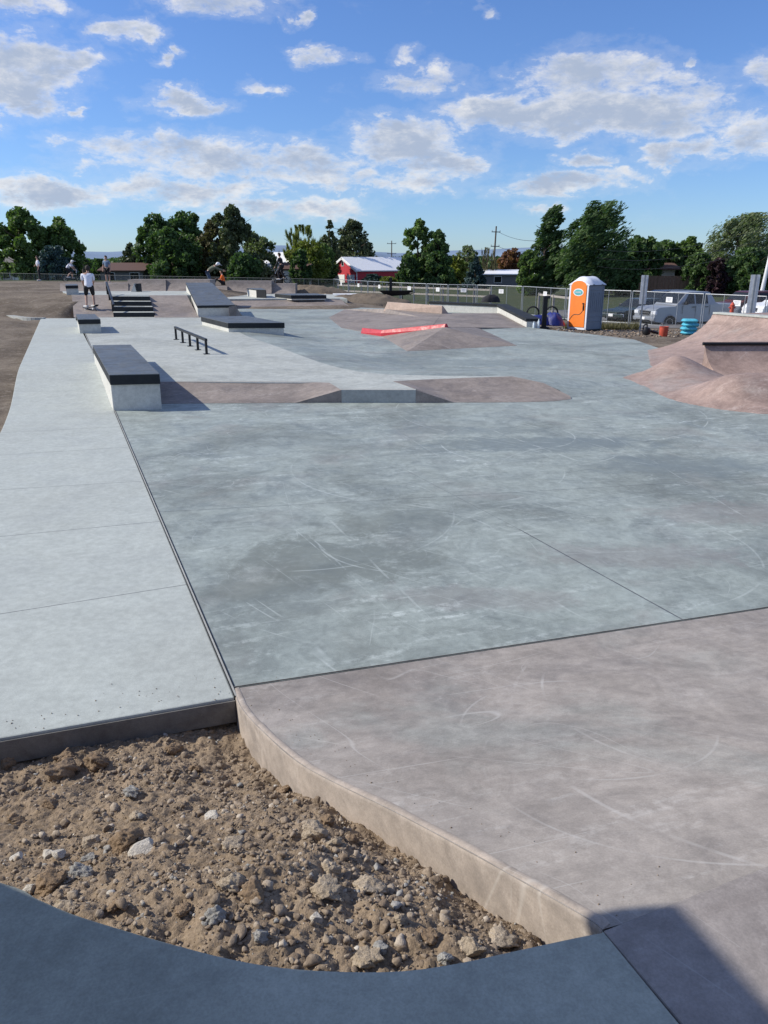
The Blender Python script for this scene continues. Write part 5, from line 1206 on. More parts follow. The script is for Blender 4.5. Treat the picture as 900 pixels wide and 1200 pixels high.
# weeds along the gravel
def weeds():
    V = []; F = []; b = 0
    for _ in range(300):
        px = rng.uniform(700, 748) if rng.random() < .7 else rng.uniform(660, 700); Y = rng.uniform(32, 36); p = PY(px, 385, Y); z0 = Tz(p.x, Y)
        for _k in range(10):
            a = rng.uniform(0, 6.28); l = rng.uniform(.15, .45); w = .015; t = rng.uniform(.2, .9)
            d = np.array([math.cos(a) * math.sin(t), math.sin(a) * math.sin(t), math.cos(t)]) * l; s = np.array([-math.sin(a), math.cos(a), 0]) * w; o_ = np.array([p.x, Y, z0 - .01])
            V += [o_ - s, o_ + s, o_ + d]; F.append((b, b + 1, b + 2)); b += 3
    tag(npmesh('weeds', V, F, M['lf_brown']), 'tufts of grey green weeds on the strip before the parked cars', 'weeds', kind='stuff')
weeds()
pk = MB(); pp = [PY(668, 372, 38.5), PY(760, 384, 38.5), PY(1100, 384, 36), PY(1250, 350, 60), PY(640, 350, 62)]
def TZp(x, y): return Tz(x, y) + .012
xs = np.linspace(11.5, 45, 60); ys = np.linspace(38.5, 58, 50)
tag(grid('parking_lot', xs, ys, lambda X, Y: T(X, Y) + .015, simple('worn_asphalt', (.16, .155, .15), .9, 0, .2, 1.5, .4)), kind='structure')

# ------------------------------------------------------------------ vehicles
def arch(cx, r, n=7): return [(cx + r * math.cos(math.pi - math.pi * k / n), .32 + r * .98 * math.sin(math.pi * k / n)) for k in range(n + 1)]
def vehicle(name, loc, rz, paint, label, cat, kind='pickup', Lg=5.2, W=1.92, H=1.78):
    root = empty(name, loc, rz, label, cat, 'vehicles parked beyond the fence')
    # local: front towards -x, length along x, centre at 0
    x0, x1 = -Lg / 2, Lg / 2; r = .37; fx = x0 + .92; rx = x1 - 1.05; sill = .38; hood = H * .62; belt = H * .655
    low = [(x0 + .02, .42)] + [(fx - .43, sill)] + arch(fx, .43) + [(fx + .43, sill), (rx - .43, sill)] + arch(rx, .43) + [(rx + .43, sill), (x1, .45)]
    topl = [(x1, belt - .02), (x1 - .1, belt), (x0 + 1.35, belt), (x0 + 1.25, hood), (x0 + .25, hood - .06), (x0 + .05, hood - .18), (x0, .75)]
    prof = low + topl; n = len(prof); vs = []
    for s, ins_ in ((-1, 0), (1, 0)):
        for x, z in prof:
            tp = .05 * max(0, (z - .75)) / .5; fr_in = .10 * max(0, 1 - (x - x0) / .5) if x - x0 < .5 else 0
            vs.append((x, s * (W / 2 - tp - fr_in), z))
    fs = [tuple(range(n)), tuple(range(2 * n - 1, n - 1, -1))] + [(i, n + i, n + (i + 1) % n, (i + 1) % n) for i in range(n)]
    body = MB().add(vs, fs).build('body', paint, root); bevel(body, .035, 3); smooth(body, 40)
    # cabin
    if kind == 'pickup': cb = [(x0 + 1.28, belt - .02), (x0 + 2.0, H - .05), (x0 + 2.2, H), (x0 + 3.45, H), (x0 + 3.6, H - .05), (x0 + 3.95, belt + .10), (x0 + 4.2, belt - .02)]
    elif kind == 'suv': cb = [(x0 + 1.3, belt - .02), (x0 + 1.95, H - .05), (x0 + 2.2, H), (x1 - .5, H), (x1 - .3, H - .05), (x1 - .06, belt - .02)]
    else: cb = [(x0 + 1.35, belt - .02), (x0 + 2.1, H - .04), (x0 + 2.35, H), (x0 + 3.3, H), (x0 + 3.6, H - .04), (x0 + 4.1, belt - .02)]
    def hwz(z): return W / 2 - .06 - (z - belt) / (H - belt) * .17
    m = len(cb); vs = [(x, -hwz(z), z) for x, z in cb] + [(x, hwz(z), z) for x, z in cb]
    cab = MB().add(vs, [tuple(range(m)), tuple(range(2 * m - 1, m - 1, -1))] + [(i, m + i, m + (i + 1) % m, (i + 1) % m) for i in range(m)]).build('cabin', paint, root); bevel(cab, .04, 3); smooth(cab, 40)
    # windows
    def side_win(xa0, xa1, xb0, xb1):
        za, zb = belt + .05, H - .12
        for s in (-1, 1):
            vs = [(xa0, s * (hwz(za) + .012), za), (xa1, s * (hwz(za) + .012), za), (xb1, s * (hwz(zb) + .012), zb), (xb0, s * (hwz(zb) + .012), zb)]
            vs += [(v[0], v[1] - s * .03, v[2]) for v in vs]
            MB().add(vs, [(0, 1, 2, 3), (7, 6, 5, 4), (0, 4, 5, 1), (1, 5, 6, 2), (2, 6, 7, 3), (3, 7, 4, 0)]).build('side_window', M['glass'], root)
    c0 = x0 + 1.28
    side_win(c0 + .50, c0 + 1.22, c0 + .86, c0 + 1.20)
    if kind != 'sedan': side_win(c0 + 1.32, c0 + 2.12, c0 + 1.30, c0 + 2.08)
    else: side_win(c0 + 1.30, c0 + 2.25, c0 + 1.30, c0 + 1.95)
    if kind == 'suv': side_win(c0 + 2.25, x1 - .35, c0 + 2.22, x1 - .55)
    (xa, za), (xb, zb) = cb[0], cb[1]
    def lerp(t): return xa + (xb - xa) * t, za + (zb - za) * t
    (p0, q0), (p1, q1) = lerp(.14), lerp(.94); nx, nz = -(zb - za), (xb - xa); nl = math.hypot(nx, nz); nx /= nl; nz /= nl
    vs = [(p0 + nx * .014, -hwz(q0) + .06, q0 + nz * .014), (p0 + nx * .014, hwz(q0) - .06, q0 + nz * .014), (p1 + nx * .014, hwz(q1) - .07, q1 + nz * .014), (p1 + nx * .014, -hwz(q1) + .07, q1 + nz * .014)]
    vs += [(v[0] - nx * .03, v[1], v[2] - nz * .03) for v in vs]
    MB().add(vs, [(0, 1, 2, 3), (7, 6, 5, 4), (0, 4, 5, 1), (1, 5, 6, 2), (2, 6, 7, 3), (3, 7, 4, 0)]).build('windscreen', M['glass'], root)
    # wheels
    MX = Matrix.Rotation(math.pi / 2, 3, 'X')
    for x in (fx, rx):
        for s in (-1, 1):
            t = MB().lathe((x, s * (W / 2 - .13), r), [(.22, -.115), (.34, -.11), (r, -.07), (r, .07), (.34, .11), (.22, .115)], 24, MX).build('wheel', M['blackrub'], root, 40)
            h = MB().lathe((x, s * (W / 2 - .13), r), [(.05, -.10), (.23, -.118), (.23, .118), (.05, .10)], 20, MX)
            h.build('rim', M['chrome'], t, 40)
    # front: grille, headlamps, bumper, plate
    y0 = W / 2 - .22
    gr = MB(); gr.box((x0 - .005, 0, hood - .36), (.05, W * .42, .20)); gr.build('grille', M['black'], root)
    gb = MB(); gb.box((x0 - .03, 0, hood - .36), (.02, W * .42, .035)); gb.box((x0 - .02, 0, hood - .25), (.03, W * .46, .03)); gb.box((x0 - .02, 0, hood - .475), (.03, W * .46, .03)); gb.build('grille_bar', M['chrome'], root)
    for s in (-1, 1):
        o = MB().box((x0 + .05, s * (y0 - .03), hood - .34), (.14, .36, .19)).build('headlamp', M['headlamp'], root); bevel(o, .03)
    o = MB().box((x0 + .0, 0, .55), (.16, W * .92, .20)).build('bumper', paint, root); bevel(o, .04, 3)
    MB().box((x0 - .04, 0, .47), (.1, W * .6, .08)).build('air_intake', M['black'], root)
    MB().box((x0 - .088, 0, .58), (.015, .32, .15)).build('number_plate', M['whitepaint'], root)
    # handles, mirrors, door lines, bed rails
    for x in (c0 + 1.12, c0 + 2.0):
        for s in (-1, 1): MB().box((x, s * (W / 2 - .005), belt - .12), (.17, .04, .045)).build('door_handle', M['black'], root)
    for s in (-1, 1): o = MB().box((c0 + .58, s * (W / 2 + .06), belt + .10), (.14, .20, .16)).build('mirror', M['black'], root); bevel(o, .03)
    dl = MB()
    for x in (c0 + .42, c0 + 1.28, c0 + 2.22):
        for s in (-1, 1): dl.box((x, s * (W / 2 - .018), (belt + sill) / 2), (.012, .022, belt - sill - .08))
    dl.build('door_gap', M['black'], root)
    for x in (fx, rx):
        for s in (-1, 1):
            pts = [Vector((x + .44 * math.cos(t), s * (W / 2 - .01), .33 + .44 * math.sin(t))) for t in [math.pi * k / 12 for k in range(13)]]
            MB().path(pts, .035, 6).build('wheel_arch', paint, root)
    MB().box((0, 0, .36), (Lg - 1.0, W - .4, .16)).build('underbody', M['black'], root)
    return root
def park(px, py, Y): p = PY(px, py, Y); return Vector((p.x, p.y, p.z))
vehicle('pickup_truck', park(803, 383.5, 45), R(18), M['silver'], 'silver double cab pickup facing left behind the fence and the bucket', 'pickup truck', 'pickup', 5.65, 2.05, 1.98)
vehicle('parked_car', park(747, 379, 47.5), R(33), M['darkgreen'], 'dark green car with a plate left of the silver pickup, half hidden', 'car', 'sedan', 4.7, 1.8, 1.46)
vehicle('parked_suv', park(775, 374, 52.5), R(22), M['darkblue'], 'dark blue vehicle whose roof shows above the dark green car', 'car', 'suv', 4.9, 1.95, 1.85)
vehicle('pickup_truck', park(928, 378, 44.5), R(12), M['whitecar'], 'white pickup cut off by the right edge of the view', 'pickup truck', 'pickup', 5.3, 1.95, 1.75)
vehicle('parked_suv', park(872, 374, 51), R(15), M['darkred'], 'dark red vehicle between the silver and the white pickup', 'car', 'suv', 4.6, 1.9, 1.75)

# ------------------------------------------------------------------ buildings
def gable_house(name, ax, bx, pyb, Y, wallh, roofh, depth, wall, roof, label, doors=(), windows=(), yaw=0.0, trim=None, ridge_along='x', over=.35):
    """front wall from photo x=ax to bx at distance Y; ridge along the front (x) or front gable (y)"""
    a = PY(ax, pyb, Y); b = PY(bx, pyb, Y); W = (b - a).length; root = empty(name, ((a.x + b.x) / 2, Y, L), yaw, label, 'building')
    hw = W / 2; D = depth; z = 0
    if ridge_along == 'x':
        prof = [(0, 0), (D, 0), (D, wallh), (D / 2, wallh + roofh), (0, wallh)]
        vs = [(-hw, y, zz) for y, zz in prof] + [(hw, y, zz) for y, zz in prof]
        MB().add(vs, [(4, 3, 2, 1, 0), (5, 6, 7, 8, 9)] + [(i, (i + 1) % 5, 5 + (i + 1) % 5, 5 + i) for i in (0, 1, 4)]).build('wall', wall, root)
        sl = roofh / (D / 2); rf = MB()
        for s in (0, 1):
            y0 = -over if s == 0 else D + over; z0 = wallh - over * sl
            vs = [(-hw - over, y0, z0 + .02), (hw + over, y0, z0 + .02), (hw + over, D / 2, wallh + roofh + .02), (-hw - over, D / 2, wallh + roofh + .02)]; vs += [(v[0], v[1], v[2] + .14) for v in vs]
            rf.add(vs, [(0, 1, 2, 3), (4, 5, 6, 7), (0, 4, 5, 1), (1, 5, 6, 2), (2, 6, 7, 3), (3, 7, 4, 0)])
        rf.build('roof', roof, root)
    else:
        prof = [(-hw, 0), (hw, 0), (hw, wallh), (0, wallh + roofh), (-hw, wallh)]
        vs = [(x, 0, zz) for x, zz in prof] + [(x, D, zz) for x, zz in prof]
        MB().add(vs, [(0, 1, 2, 3, 4), (9, 8, 7, 6, 5)] + [(i, 5 + i, 5 + (i + 1) % 5, (i + 1) % 5) for i in (0, 1, 4)]).build('wall', wall, root)
        sl = roofh / hw; rf = MB()
        for s in (-1, 1):
            x0 = s * (hw + over); z0 = wallh - over * sl
            vs = [(x0, -over, z0 + .02), (x0, D + over, z0 + .02), (0, D + over, wallh + roofh + .02), (0, -over, wallh + roofh + .02)]; vs += [(v[0], v[1], v[2] + .16) for v in vs]
            rf.add(vs, [(0, 1, 2, 3), (4, 5, 6, 7), (0, 4, 5, 1), (1, 5, 6, 2), (2, 6, 7, 3), (3, 7, 4, 0)])
        rf.build('roof', roof, root)
        if trim:
            tr = MB()
            for s in (-1, 1): tr.box((s * (hw - .08), -.06, wallh / 2), (.22, .08, wallh)); d = Vector((s * hw, 0, -roofh)); M3 = Matrix.Rotation(math.atan2(roofh, hw) * s, 3, 'Y'); tr.box((s * hw / 2, -over - .02, wallh + roofh / 2 - .1), (math.hypot(hw, roofh) + .3, .07, .25), M=M3)
            tr.build('trim', trim, root)
    for (x, zc, w, h) in doors: MB().box((x, -.04, zc), (w, .08, h)).build('door', M['whitepaint'], root)
    for (x, zc, w, h) in windows:
        f = MB().box((x, -.03, zc), (w + .16, .06, h + .16)).build('window', M['whitepaint'], root); MB().box((x, -.07, zc), (w, .04, h)).build('pane', M['glass'], f)
    return root
# red barn: gable end turned to the left
ga = PY(417, 330, 135); W_, D_2 = 8.8, 12.5
g_ = gable_house('red_barn', 384, 384 + W_ / 135 * 900 * .985, 330, 135, 2.75, 2.05, D_2, M['redbarn'], M['whiteroof'], 'red barn with a white metal roof and two white doors beyond the fence', [(-.9, .95, 2.9, 2.3), (2.4, .95, 2.0, 2.3)], [(0, 3.9, .5, .7)], 0, M['whitepaint'], 'y', .25)
g_.rotation_euler = (0, 0, R(-52)); g_.location = (PY(402, 330, 137).x, 137, -2.0)
gable_house('long_white_building', 566, 640, 333, 118, 1.6, .5, 8, M['greysiding'], M['whiteroof'], 'long low building with a white roof beside the windswept tree', (), [(-2.5, .9, 1.0, .8)], 0, None, 'x', .5)
gable_house('house', 118, 168, 326, 112, 2.15, .95, 9, M['greysiding'], M['brownroof'], 'low house with a brown shingle roof behind the standing man', (), [(-1.5, 1.4, 1.0, 1.0), (1.8, 1.4, 1.2, 1.0)], 0, None, 'x')
gable_house('house', -60, 30, 326, 105, 2.8, 1.5, 9, M['beige'], M['greyroof'], 'beige house with a dark window under the big left tree', [(4.2, 1.2, 1.6, 2.1)], [(2.5, 1.8, 1.0, 1.0), (.5, 1.8, 1.0, 1.0)], 0, None, 'x')
gable_house('house', 283, 330, 326, 125, 2.3, 2.4, 12, M['brown'], M['whiteroof'], 'dark house with a sunlit pale roof behind the rider in black', (), [(0, 1.5, 1.2, .9)], R(-20), None, 'x', .8)
gable_house('garage', 332, 361, 326, 120, 2.3, .8, 6, M['beige'], M['brownroof'], 'small garage with a brown roof left of the red barn', [(-1.2, 1.1, 1.1, 2)], (), 0, None, 'x')
gable_house('shed', 757, 788, 345, 92, 2.6, .5, 4, M['beige'], M['brownroof'], 'small tan shed behind the silver pickup', (), [(-.6, 1.5, .9, .6)], 0, None, 'x', .5)
gable_house('house', 830, 905, 345, 98, 2.4, 1.4, 8, M['brown'], M['brownroof'], 'low brown house in the shade behind the right hand trees', (), [(0, 1.4, 1.2, .9)], 0, None, 'x')
# board fence in front of the right hand trees
bf = empty('board_fence', PY(810, 346, 88), 0, 'dark board fence below the right hand row of trees', 'fence'); bf.location.z = L
mb = MB()
for k in range(70): mb.box((-12 + .36 * k, 0, .95), (.33, .03, 1.9))
mb.build('boards', M['brown'], bf); MB().box((.5, .06, 1.6), (25, .06, .1)).build('rail', M['brown'], bf)

# ------------------------------------------------------------------ power poles and wires
def pole(px, ptop, Y, arms, label, lean=0):
    t = PY(px, ptop, Y); H = t.z - L; root = empty('utility_pole', (t.x, Y, L), 0, label, 'utility pole', 'power poles'); root.rotation_euler = (0, lean, 0)
    MB().tube((0, 0, 0), (0, 0, H), .20, .13, n=10).build('mast', M['pole'], root, 60)
    for (dz, w) in arms:
        MB().box((0, -.15, H - dz), (w, .12, .14)).build('cross_arm', M['pole'], root)
        for s in (-1, 1): MB().tube((s * w * .45, -.15, H - dz + .07), (s * w * .45, -.15, H - dz + .3), .05, n=6).build('insulator', M['steel'], root)
    return root, t
_, tA = pole(580, 265, 150, [(1.0, 1.6), (3.5, 1.6), (6, 1.6), (10.5, 4.0)], 'tall bare utility pole left of the windswept trees', R(1.5))
_, tB = pole(459, 282, 230, [(.8, 2.6), (3.5, 2.6), (6.5, 2.6)], 'distant utility pole above the red barn roof')
pole(94, 281, 118, [(.6, 1.2)], 'short utility pole right of the big left tree', R(-1.5))
pole(340, 293, 240, [(1, 2.2), (3, 2.2)], 'distant pole between the round tree and the yellow tree')
pole(327, 294, 260, [(1, 2)], 'farther thin pole left of the one by the yellow tree')
def wire(p0, p1, sag, label, r=.022):
    pts = []
    for k in range(25):
        t = k / 24; p = p0.lerp(p1, t); p.z -= sag * 4 * t * (1 - t); pts.append(p)
    o = MB().path(pts, r, 5).build('power_line', M['black']); return tag(o, label, 'power line', 'power lines')
for k, dz in enumerate((1.0, 3.5, 6.0)):
    a = tA + Vector((.7, 0, -dz)); b = PY(660, 273 + 9 * k + 4, 110); wire(a, b, 1.0, ['highest wire running right from the tall bare pole', 'middle wire running right from the tall bare pole', 'lowest wire running right from the tall bare pole'][k], .03)
for k in range(3):
    a = PY(770, 302 + 4 * k, 60); b = PY(930, 258 + 12 * k, 48); wire(PY(700, 292 + 10 * k, 75), b, .8, ['upper wire crossing the trees at the right', 'middle wire crossing the trees at the right', 'lower wire crossing the trees at the right'][k], .014)
lp = PY(899, 290, 60); rt = empty('utility_pole', (lp.x, 60, L), 0, 'pale pole at the right edge beside the last tree', 'utility pole'); MB().tube((0, 0, 0), (.35, 0, lp.z - L), .16, .12, n=10).build('mast', M['alu'], rt)

# ------------------------------------------------------------------ trees
def tree(name, px, pbase, ptop, wpx, Y, mat, label, shape='round', leaf=.28, n=5200, lean=0.0, seed=1, base_frac=.16, group='trees round the park', trunk_r=None, dens=1.0, sway=0.0, zb=L):
    r = np.random.default_rng(seed); top = PY(px, ptop, Y); H = top.z - zb
    sl = (PY(px + 1, ptop, Y) - top).length; Rw = wpx / 2 * sl; x0 = top.x
    root = empty(name, (x0, Y, zb), 0, label, 'tree', group)
    Rw *= 1.3 if shape == 'cone' else 1
    tr = trunk_r or max(.12, H * .022); mb = MB()
    lx = lambda h: lean * H * (h ** 1.6)
    hs = [0, .2, .45, .7, .92] if shape == 'cone' else [0, .2, .4, .6, .8]
    for a, b in zip(hs[:-1], hs[1:]): mb.tube((lx(a), 0, a * H), (lx(b), 0, b * H), tr * (1 - a * .9), tr * (1 - b * .9), n=8)
    nl = 9
    for k in range(nl):
        h = r.uniform(.22, .7); a = r.uniform(0, 6.28); l = Rw * r.uniform(.5, .9); e = Vector((lx(h) + math.cos(a) * l, math.sin(a) * l, h * H + l * (.25 if shape == 'cone' else .6)))
        mb.tube((lx(h), 0, h * H), e, tr * .35, tr * .08, n=5)
    mb.build('trunk', M['bark'], root, 60)
    # clump centres inside an envelope
    nc = {'round': 130, 'cone': 170, 'column': 110, 'wind': 150, 'bare': 60}[shape]; C = []; cr = []
    tries = 0
    while len(C) < nc and tries < 20000:
        tries += 1; t = r.uniform(0, 1); a = r.uniform(0, 6.28)
        if shape == 'cone': env = (1 - t ** 1.25) ** .8 * (.72 + .28 * abs(math.sin(t * 15 + seed))); rho = r.uniform(.3, 1) ** .5
        elif shape == 'column': env = math.sin(math.pi * min(1, t * .82 + .16)) ** .6; rho = r.uniform(0, 1) ** .5
        elif shape == 'wind': env = math.sin(math.pi * min(1, (t * .80 + .18))) ** .55; rho = r.uniform(0, 1) ** .5
        else: env = math.sin(math.pi * min(1, (t * .80 + .17))) ** .62; rho = r.uniform(.0, 1) ** .45
        lump = 1 + .34 * float(vnoise(math.cos(a) * 1.6 + seed * 3.1, math.sin(a) * 1.6 + t * 3.1, 1.3, seed, 3)) * 2
        if r.random() > env + .25: continue
        h = base_frac + (1 - base_frac) * t
        q = Rw * env * rho * lump
        C.append((lx(h) + math.cos(a) * q, math.sin(a) * q * .9, h * H - (.12 * Rw if shape == 'cone' else .05 * H * t))); cr.append(Rw * r.uniform(.10, .27) * (.55 + .6 * env if shape == 'cone' else 1) )
    C = np.array(C); cr = np.array(cr); nc = len(C); N = int(n * dens * 1.7); leaf = leaf * .76
    k = r.integers(0, nc, N); d = r.normal(size=(N, 3)); d /= np.linalg.norm(d, axis=1)[:, None]; d *= (r.uniform(0, 1, N) ** .45)[:, None]
    if shape == 'cone': d[:, 2] *= .7
    if shape == 'wind':
        e = d.copy(); s_ = r.uniform(0, 1, N) ** 2 * 1.9; e[:, 0] += s_ * 1.1; e[:, 2] += s_ * .75; d = e
    if shape == 'bare':
        s_ = r.uniform(0, 1, N); up_ = np.stack([C[k, 0] / Rw * .6, C[k, 1] / Rw * .6, np.ones(N)], 1); d = d * .25 + up_ * s_[:, None] * 1.6
    Pn = C[k] + d * cr[k][:, None]
    # leaf quads
    u = r.normal(size=(N, 3)); u /= np.linalg.norm(u, axis=1)[:, None]; w = r.normal(size=(N, 3)); w -= (w * u).sum(1)[:, None] * u; w /= np.linalg.norm(w, axis=1)[:, None]
    if shape in ('wind', 'bare'): u = u * .45 + (np.array([.85, 0, .55]) if shape == 'wind' else np.array([0, 0, 1.])); u /= np.linalg.norm(u, axis=1)[:, None]
    s1 = leaf * r.uniform(.5, 1.25, N)[:, None]; s2 = s1 * (.62 if shape != 'wind' else .4)
    if shape == 'bare': s2 = s1 * .12; s1 = s1 * 1.7
    V = np.stack([Pn - u * s1, Pn + w * s2, Pn + u * s1, Pn - w * s2], 1).reshape(-1, 3)
    V[:, 2] = np.minimum(V[:, 2], H * 1.01); F = np.arange(4 * N).reshape(-1, 4)
    npmesh('crown', V, F, M[mat], root)
    return root
TS = [
 # name, px, ptop, width, Y, mat, label, shape, leaf, n, lean, basefrac
 ('broad_tree', 18, 242, 62, 100, 'lf_mid', 'broad green tree at the far left above the beige house', 'round', .34, 9000, 0, .14),
 ('broad_tree', 62, 254, 58, 102, 'lf_mid', 'broad green tree second from the left', 'round', .34, 8000, 0, .12),
 ('blue_spruce', 62, 288, 42, 92, 'lf_blue', 'blue grey spruce bush in front of the left hand trees', 'round', .28, 4200, 0, .02),
 ('small_tree', 92, 300, 32, 120, 'lf_dark', 'small dark tree left of the gap by the standing man', 'round', .3, 3000, 0, .02),
 ('small_tree', 116, 303, 22, 150, 'lf_dark', 'tiny distant tree in the gap behind the standing man', 'round', .3, 1800, 0, .02),
 ('pine_tree', 152, 283, 34, 125, 'lf_pine', 'small pine at the left of the dark cluster', 'cone', .32, 3500, 0, .1),
 ('broad_tree', 182, 249, 52, 118, 'lf_dark', 'dark broad tree at the left of the cluster', 'round', .36, 8000, 0, .08),
 ('broad_tree', 215, 246, 56, 122, 'lf_dark', 'dark broad tree in the middle of the cluster', 'round', .36, 8500, 0, .06),
 ('broad_tree', 200, 268, 70, 112, 'lf_dark', 'lower dense dark tree in front of the cluster', 'round', .36, 8500, 0, .04),
 ('pine_tree', 247, 255, 40, 116, 'lf_brown', 'brown tinged pine at the left flank of the tall pine', 'column', .3, 5500, 0, .06),
 ('pine_tree', 268, 237, 56, 114, 'lf_pine', 'tallest pine with a brownish crown behind the sloping ledge', 'column', .30, 9500, 0, .08),
 ('round_tree', 300, 271, 46, 124, 'lf_grey', 'round grey green tree right of the tallest pine', 'round', .32, 5500, 0, .05),
 ('broad_tree', 284, 296, 40, 110, 'lf_dark', 'low dark tree at the foot of the tallest pine', 'round', .32, 4000, 0, .02),
 ('yellow_tree', 352, 264, 46, 128, 'lf_yellow', 'airy yellow green tree left of the red barn', 'bare', .40, 5200, 0, .25),
 ('yellow_tree', 358, 282, 52, 126, 'lf_yellow', 'lower yellow green tree behind the garage', 'round', .32, 3800, 0, .1),
 ('small_tree', 352, 291, 26, 118, 'lf_dark', 'dark rounded bush before the yellow green tree', 'round', .3, 3400, 0, .02),
 ('pine_tree', 386, 257, 28, 140, 'lf_pine', 'slim pine left of the broad pine above the barn', 'cone', .32, 4800, 0, .05),
 ('broad_tree', 375, 285, 40, 134, 'lf_mid', 'mid green tree behind the left end of the red barn', 'round', .32, 4500, 0, .02),
 ('pine_tree', 414, 250, 56, 145, 'lf_pine', 'broad pine standing behind the red barn roof', 'cone', .36, 9000, 0, .05),
 ('broad_tree', 490, 254, 40, 116, 'lf_mid', 'tall tree right of the red barn', 'column', .32, 6500, 0, .05),
 ('broad_tree', 514, 267, 42, 114, 'lf_dark', 'dark pointed tree right of the tall one by the barn', 'cone', .34, 7500, 0, .02),
 ('broad_tree', 479, 299, 26, 112, 'lf_dark', 'low dark tree at the right end of the barn', 'round', .32, 3800, 0, .02),
 ('yellow_tree', 536, 298, 26, 120, 'lf_yellow', 'small yellow green tree left of the blue spruce', 'round', .3, 2600, 0, .02),
 ('yellow_tree', 548, 287, 30, 130, 'lf_grey', 'pale loose tree behind the blue spruce', 'round', .3, 1700, 0, .12),
 ('blue_spruce', 558, 299, 24, 105, 'lf_blue', 'pointed blue spruce behind the temporary fence', 'cone', .24, 4200, 0, .02),
 ('bare_tree', 571, 290, 24, 122, 'lf_brown', 'thin bare brown tree beside the tall utility pole', 'bare', .40, 900, 0, .1),
 ('rust_tree', 600, 290, 32, 140, 'lf_rust', 'rust brown tree between the pole and the windswept tree', 'round', .3, 3200, 0, .25),
 ('broad_tree', 600, 309, 60, 150, 'lf_brown', 'low brown hedge of trees behind the long white building', 'round', .34, 3600, 0, .02),
 ('windswept_tree', 640, 240, 36, 84, 'lf_dark', 'narrow pointed windswept tree left of the big windswept one', 'wind', .26, 8500, .05, .03),
 ('windswept_tree', 622, 292, 32, 84, 'lf_mid', 'low green tree at the left foot of the windswept trees', 'round', .26, 3800, 0, .02),
 ('windswept_tree', 692, 236, 70, 82, 'lf_dark', 'big dark windswept tree behind the portable toilet', 'wind', .28, 16000, .06, .03),
 ('broad_tree', 752, 274, 50, 92, 'lf_dark', 'dark tree right of the big windswept tree', 'round', .3, 7000, 0, .02),
 ('broad_tree', 780, 281, 46, 96, 'lf_dark', 'dark low tree above the tan shed', 'round', .3, 6000, 0, .02),
 ('broad_tree', 808, 277, 46, 96, 'lf_mid', 'green tree with a sunlit top left of the last tall tree', 'round', .3, 6500, 0, .02),
 ('purple_tree', 844, 300, 24, 84, 'lf_purple', 'dark purple leaved tree behind the pickups', 'column', .26, 3200, 0, .04),
 ('broad_tree', 868, 250, 76, 90, 'lf_grey', 'tall grey green tree at the right behind the white pickup', 'wind', .27, 12000, 0.02, .03),
 ('broad_tree', 880, 290, 60, 84, 'lf_dark', 'lower dark tree before the last tall tree', 'round', .28, 6500, 0, .02),
 ('broad_tree', 930, 268, 60, 95, 'lf_mid', 'green tree just beyond the right edge', 'round', .3, 5000, 0, .02),
 ('small_tree', 822, 296, 40, 88, 'lf_dark', 'low dark tree between the tan shed and the purple tree', 'round', .28, 4500, 0, .02),
 ('small_tree', 735, 300, 36, 84, 'lf_dark', 'low dark tree at the right foot of the big windswept tree', 'round', .28, 4500, 0, .02),
 ('shrub', 437, 321, 24, 118, 'lf_blue', 'low blue grey shrub before the red side of the barn', 'round', .26, 1600, 0, .02),
 ('shrub', 455, 324, 22, 117, 'lf_yellow', 'low yellow green shrub before the right end of the barn', 'round', .26, 1300, 0, .02),
]
for i, (nm, px, pt, w, Y, mt, lab, shp, lf, n_, ln, bf_) in enumerate(TS):
    tree(nm, px, 330, pt, w, Y, mt, lab, shp, lf, n_, ln, seed=11 + i * 7, base_frac=bf_)
# far-off wood that closes the horizon
def far_wood():
    N = 26000; r = np.random.default_rng(3); X = r.uniform(-220, 330, N); Y = r.uniform(215, 240, N); hh = 2.6 + 4.5 * (vnoise(X, Y * 0, .045, 4, 4) + .5)
    Z = L + r.uniform(0, 1, N) ** .8 * hh; Pn = np.stack([X, Y, Z], 1); u = r.normal(size=(N, 3)); u /= np.linalg.norm(u, axis=1)[:, None]; w = r.normal(size=(N, 3)); w -= (w * u).sum(1)[:, None] * u; w /= np.linalg.norm(w, axis=1)[:, None]
    s = r.uniform(.5, 1.0, N)[:, None]; V = np.stack([Pn - u * s, Pn + w * s * .7, Pn + u * s, Pn - w * s * .7], 1).reshape(-1, 3)
    tag(npmesh('far_wood', V, np.arange(4 * N).reshape(-1, 4), M['lf_dark']), 'far off band of dark trees along the horizon', 'wood', kind='stuff')
far_wood()

# ------------------------------------------------------------------ people
def skinmesh(name, nodes, edges, mat, parent=None, sub=1, rootn=0):
    me = bpy.data.meshes.new(name); me.from_pydata([tuple(n[0]) for n in nodes], edges, []); me.update()
    o = bpy.data.objects.new(name, me); COL.objects.link(o); md = o.modifiers.new('skin', 'SKIN'); md.use_smooth_shade = True; md.branch_smoothing = .4
    sv = me.skin_vertices[0].data
    for i, n in enumerate(nodes): rr = n[1]; sv[i].radius = rr if isinstance(rr, tuple) else (rr, rr)
    sv[rootn].use_root = True
    s = o.modifiers.new('sub', 'SUBSURF'); s.levels = s.render_levels = sub
    dg = bpy.context.evaluated_depsgraph_get(); dg.update(); ev = o.evaluated_get(dg); m2 = bpy.data.meshes.new_from_object(ev)
    o.modifiers.clear(); o.data = m2; m2.name = name; bpy.data.meshes.remove(me)
    m2.materials.clear(); m2.materials.append(mat)
    for p in m2.polygons: p.use_smooth = True
    if parent is not None: o.parent = parent
    return o
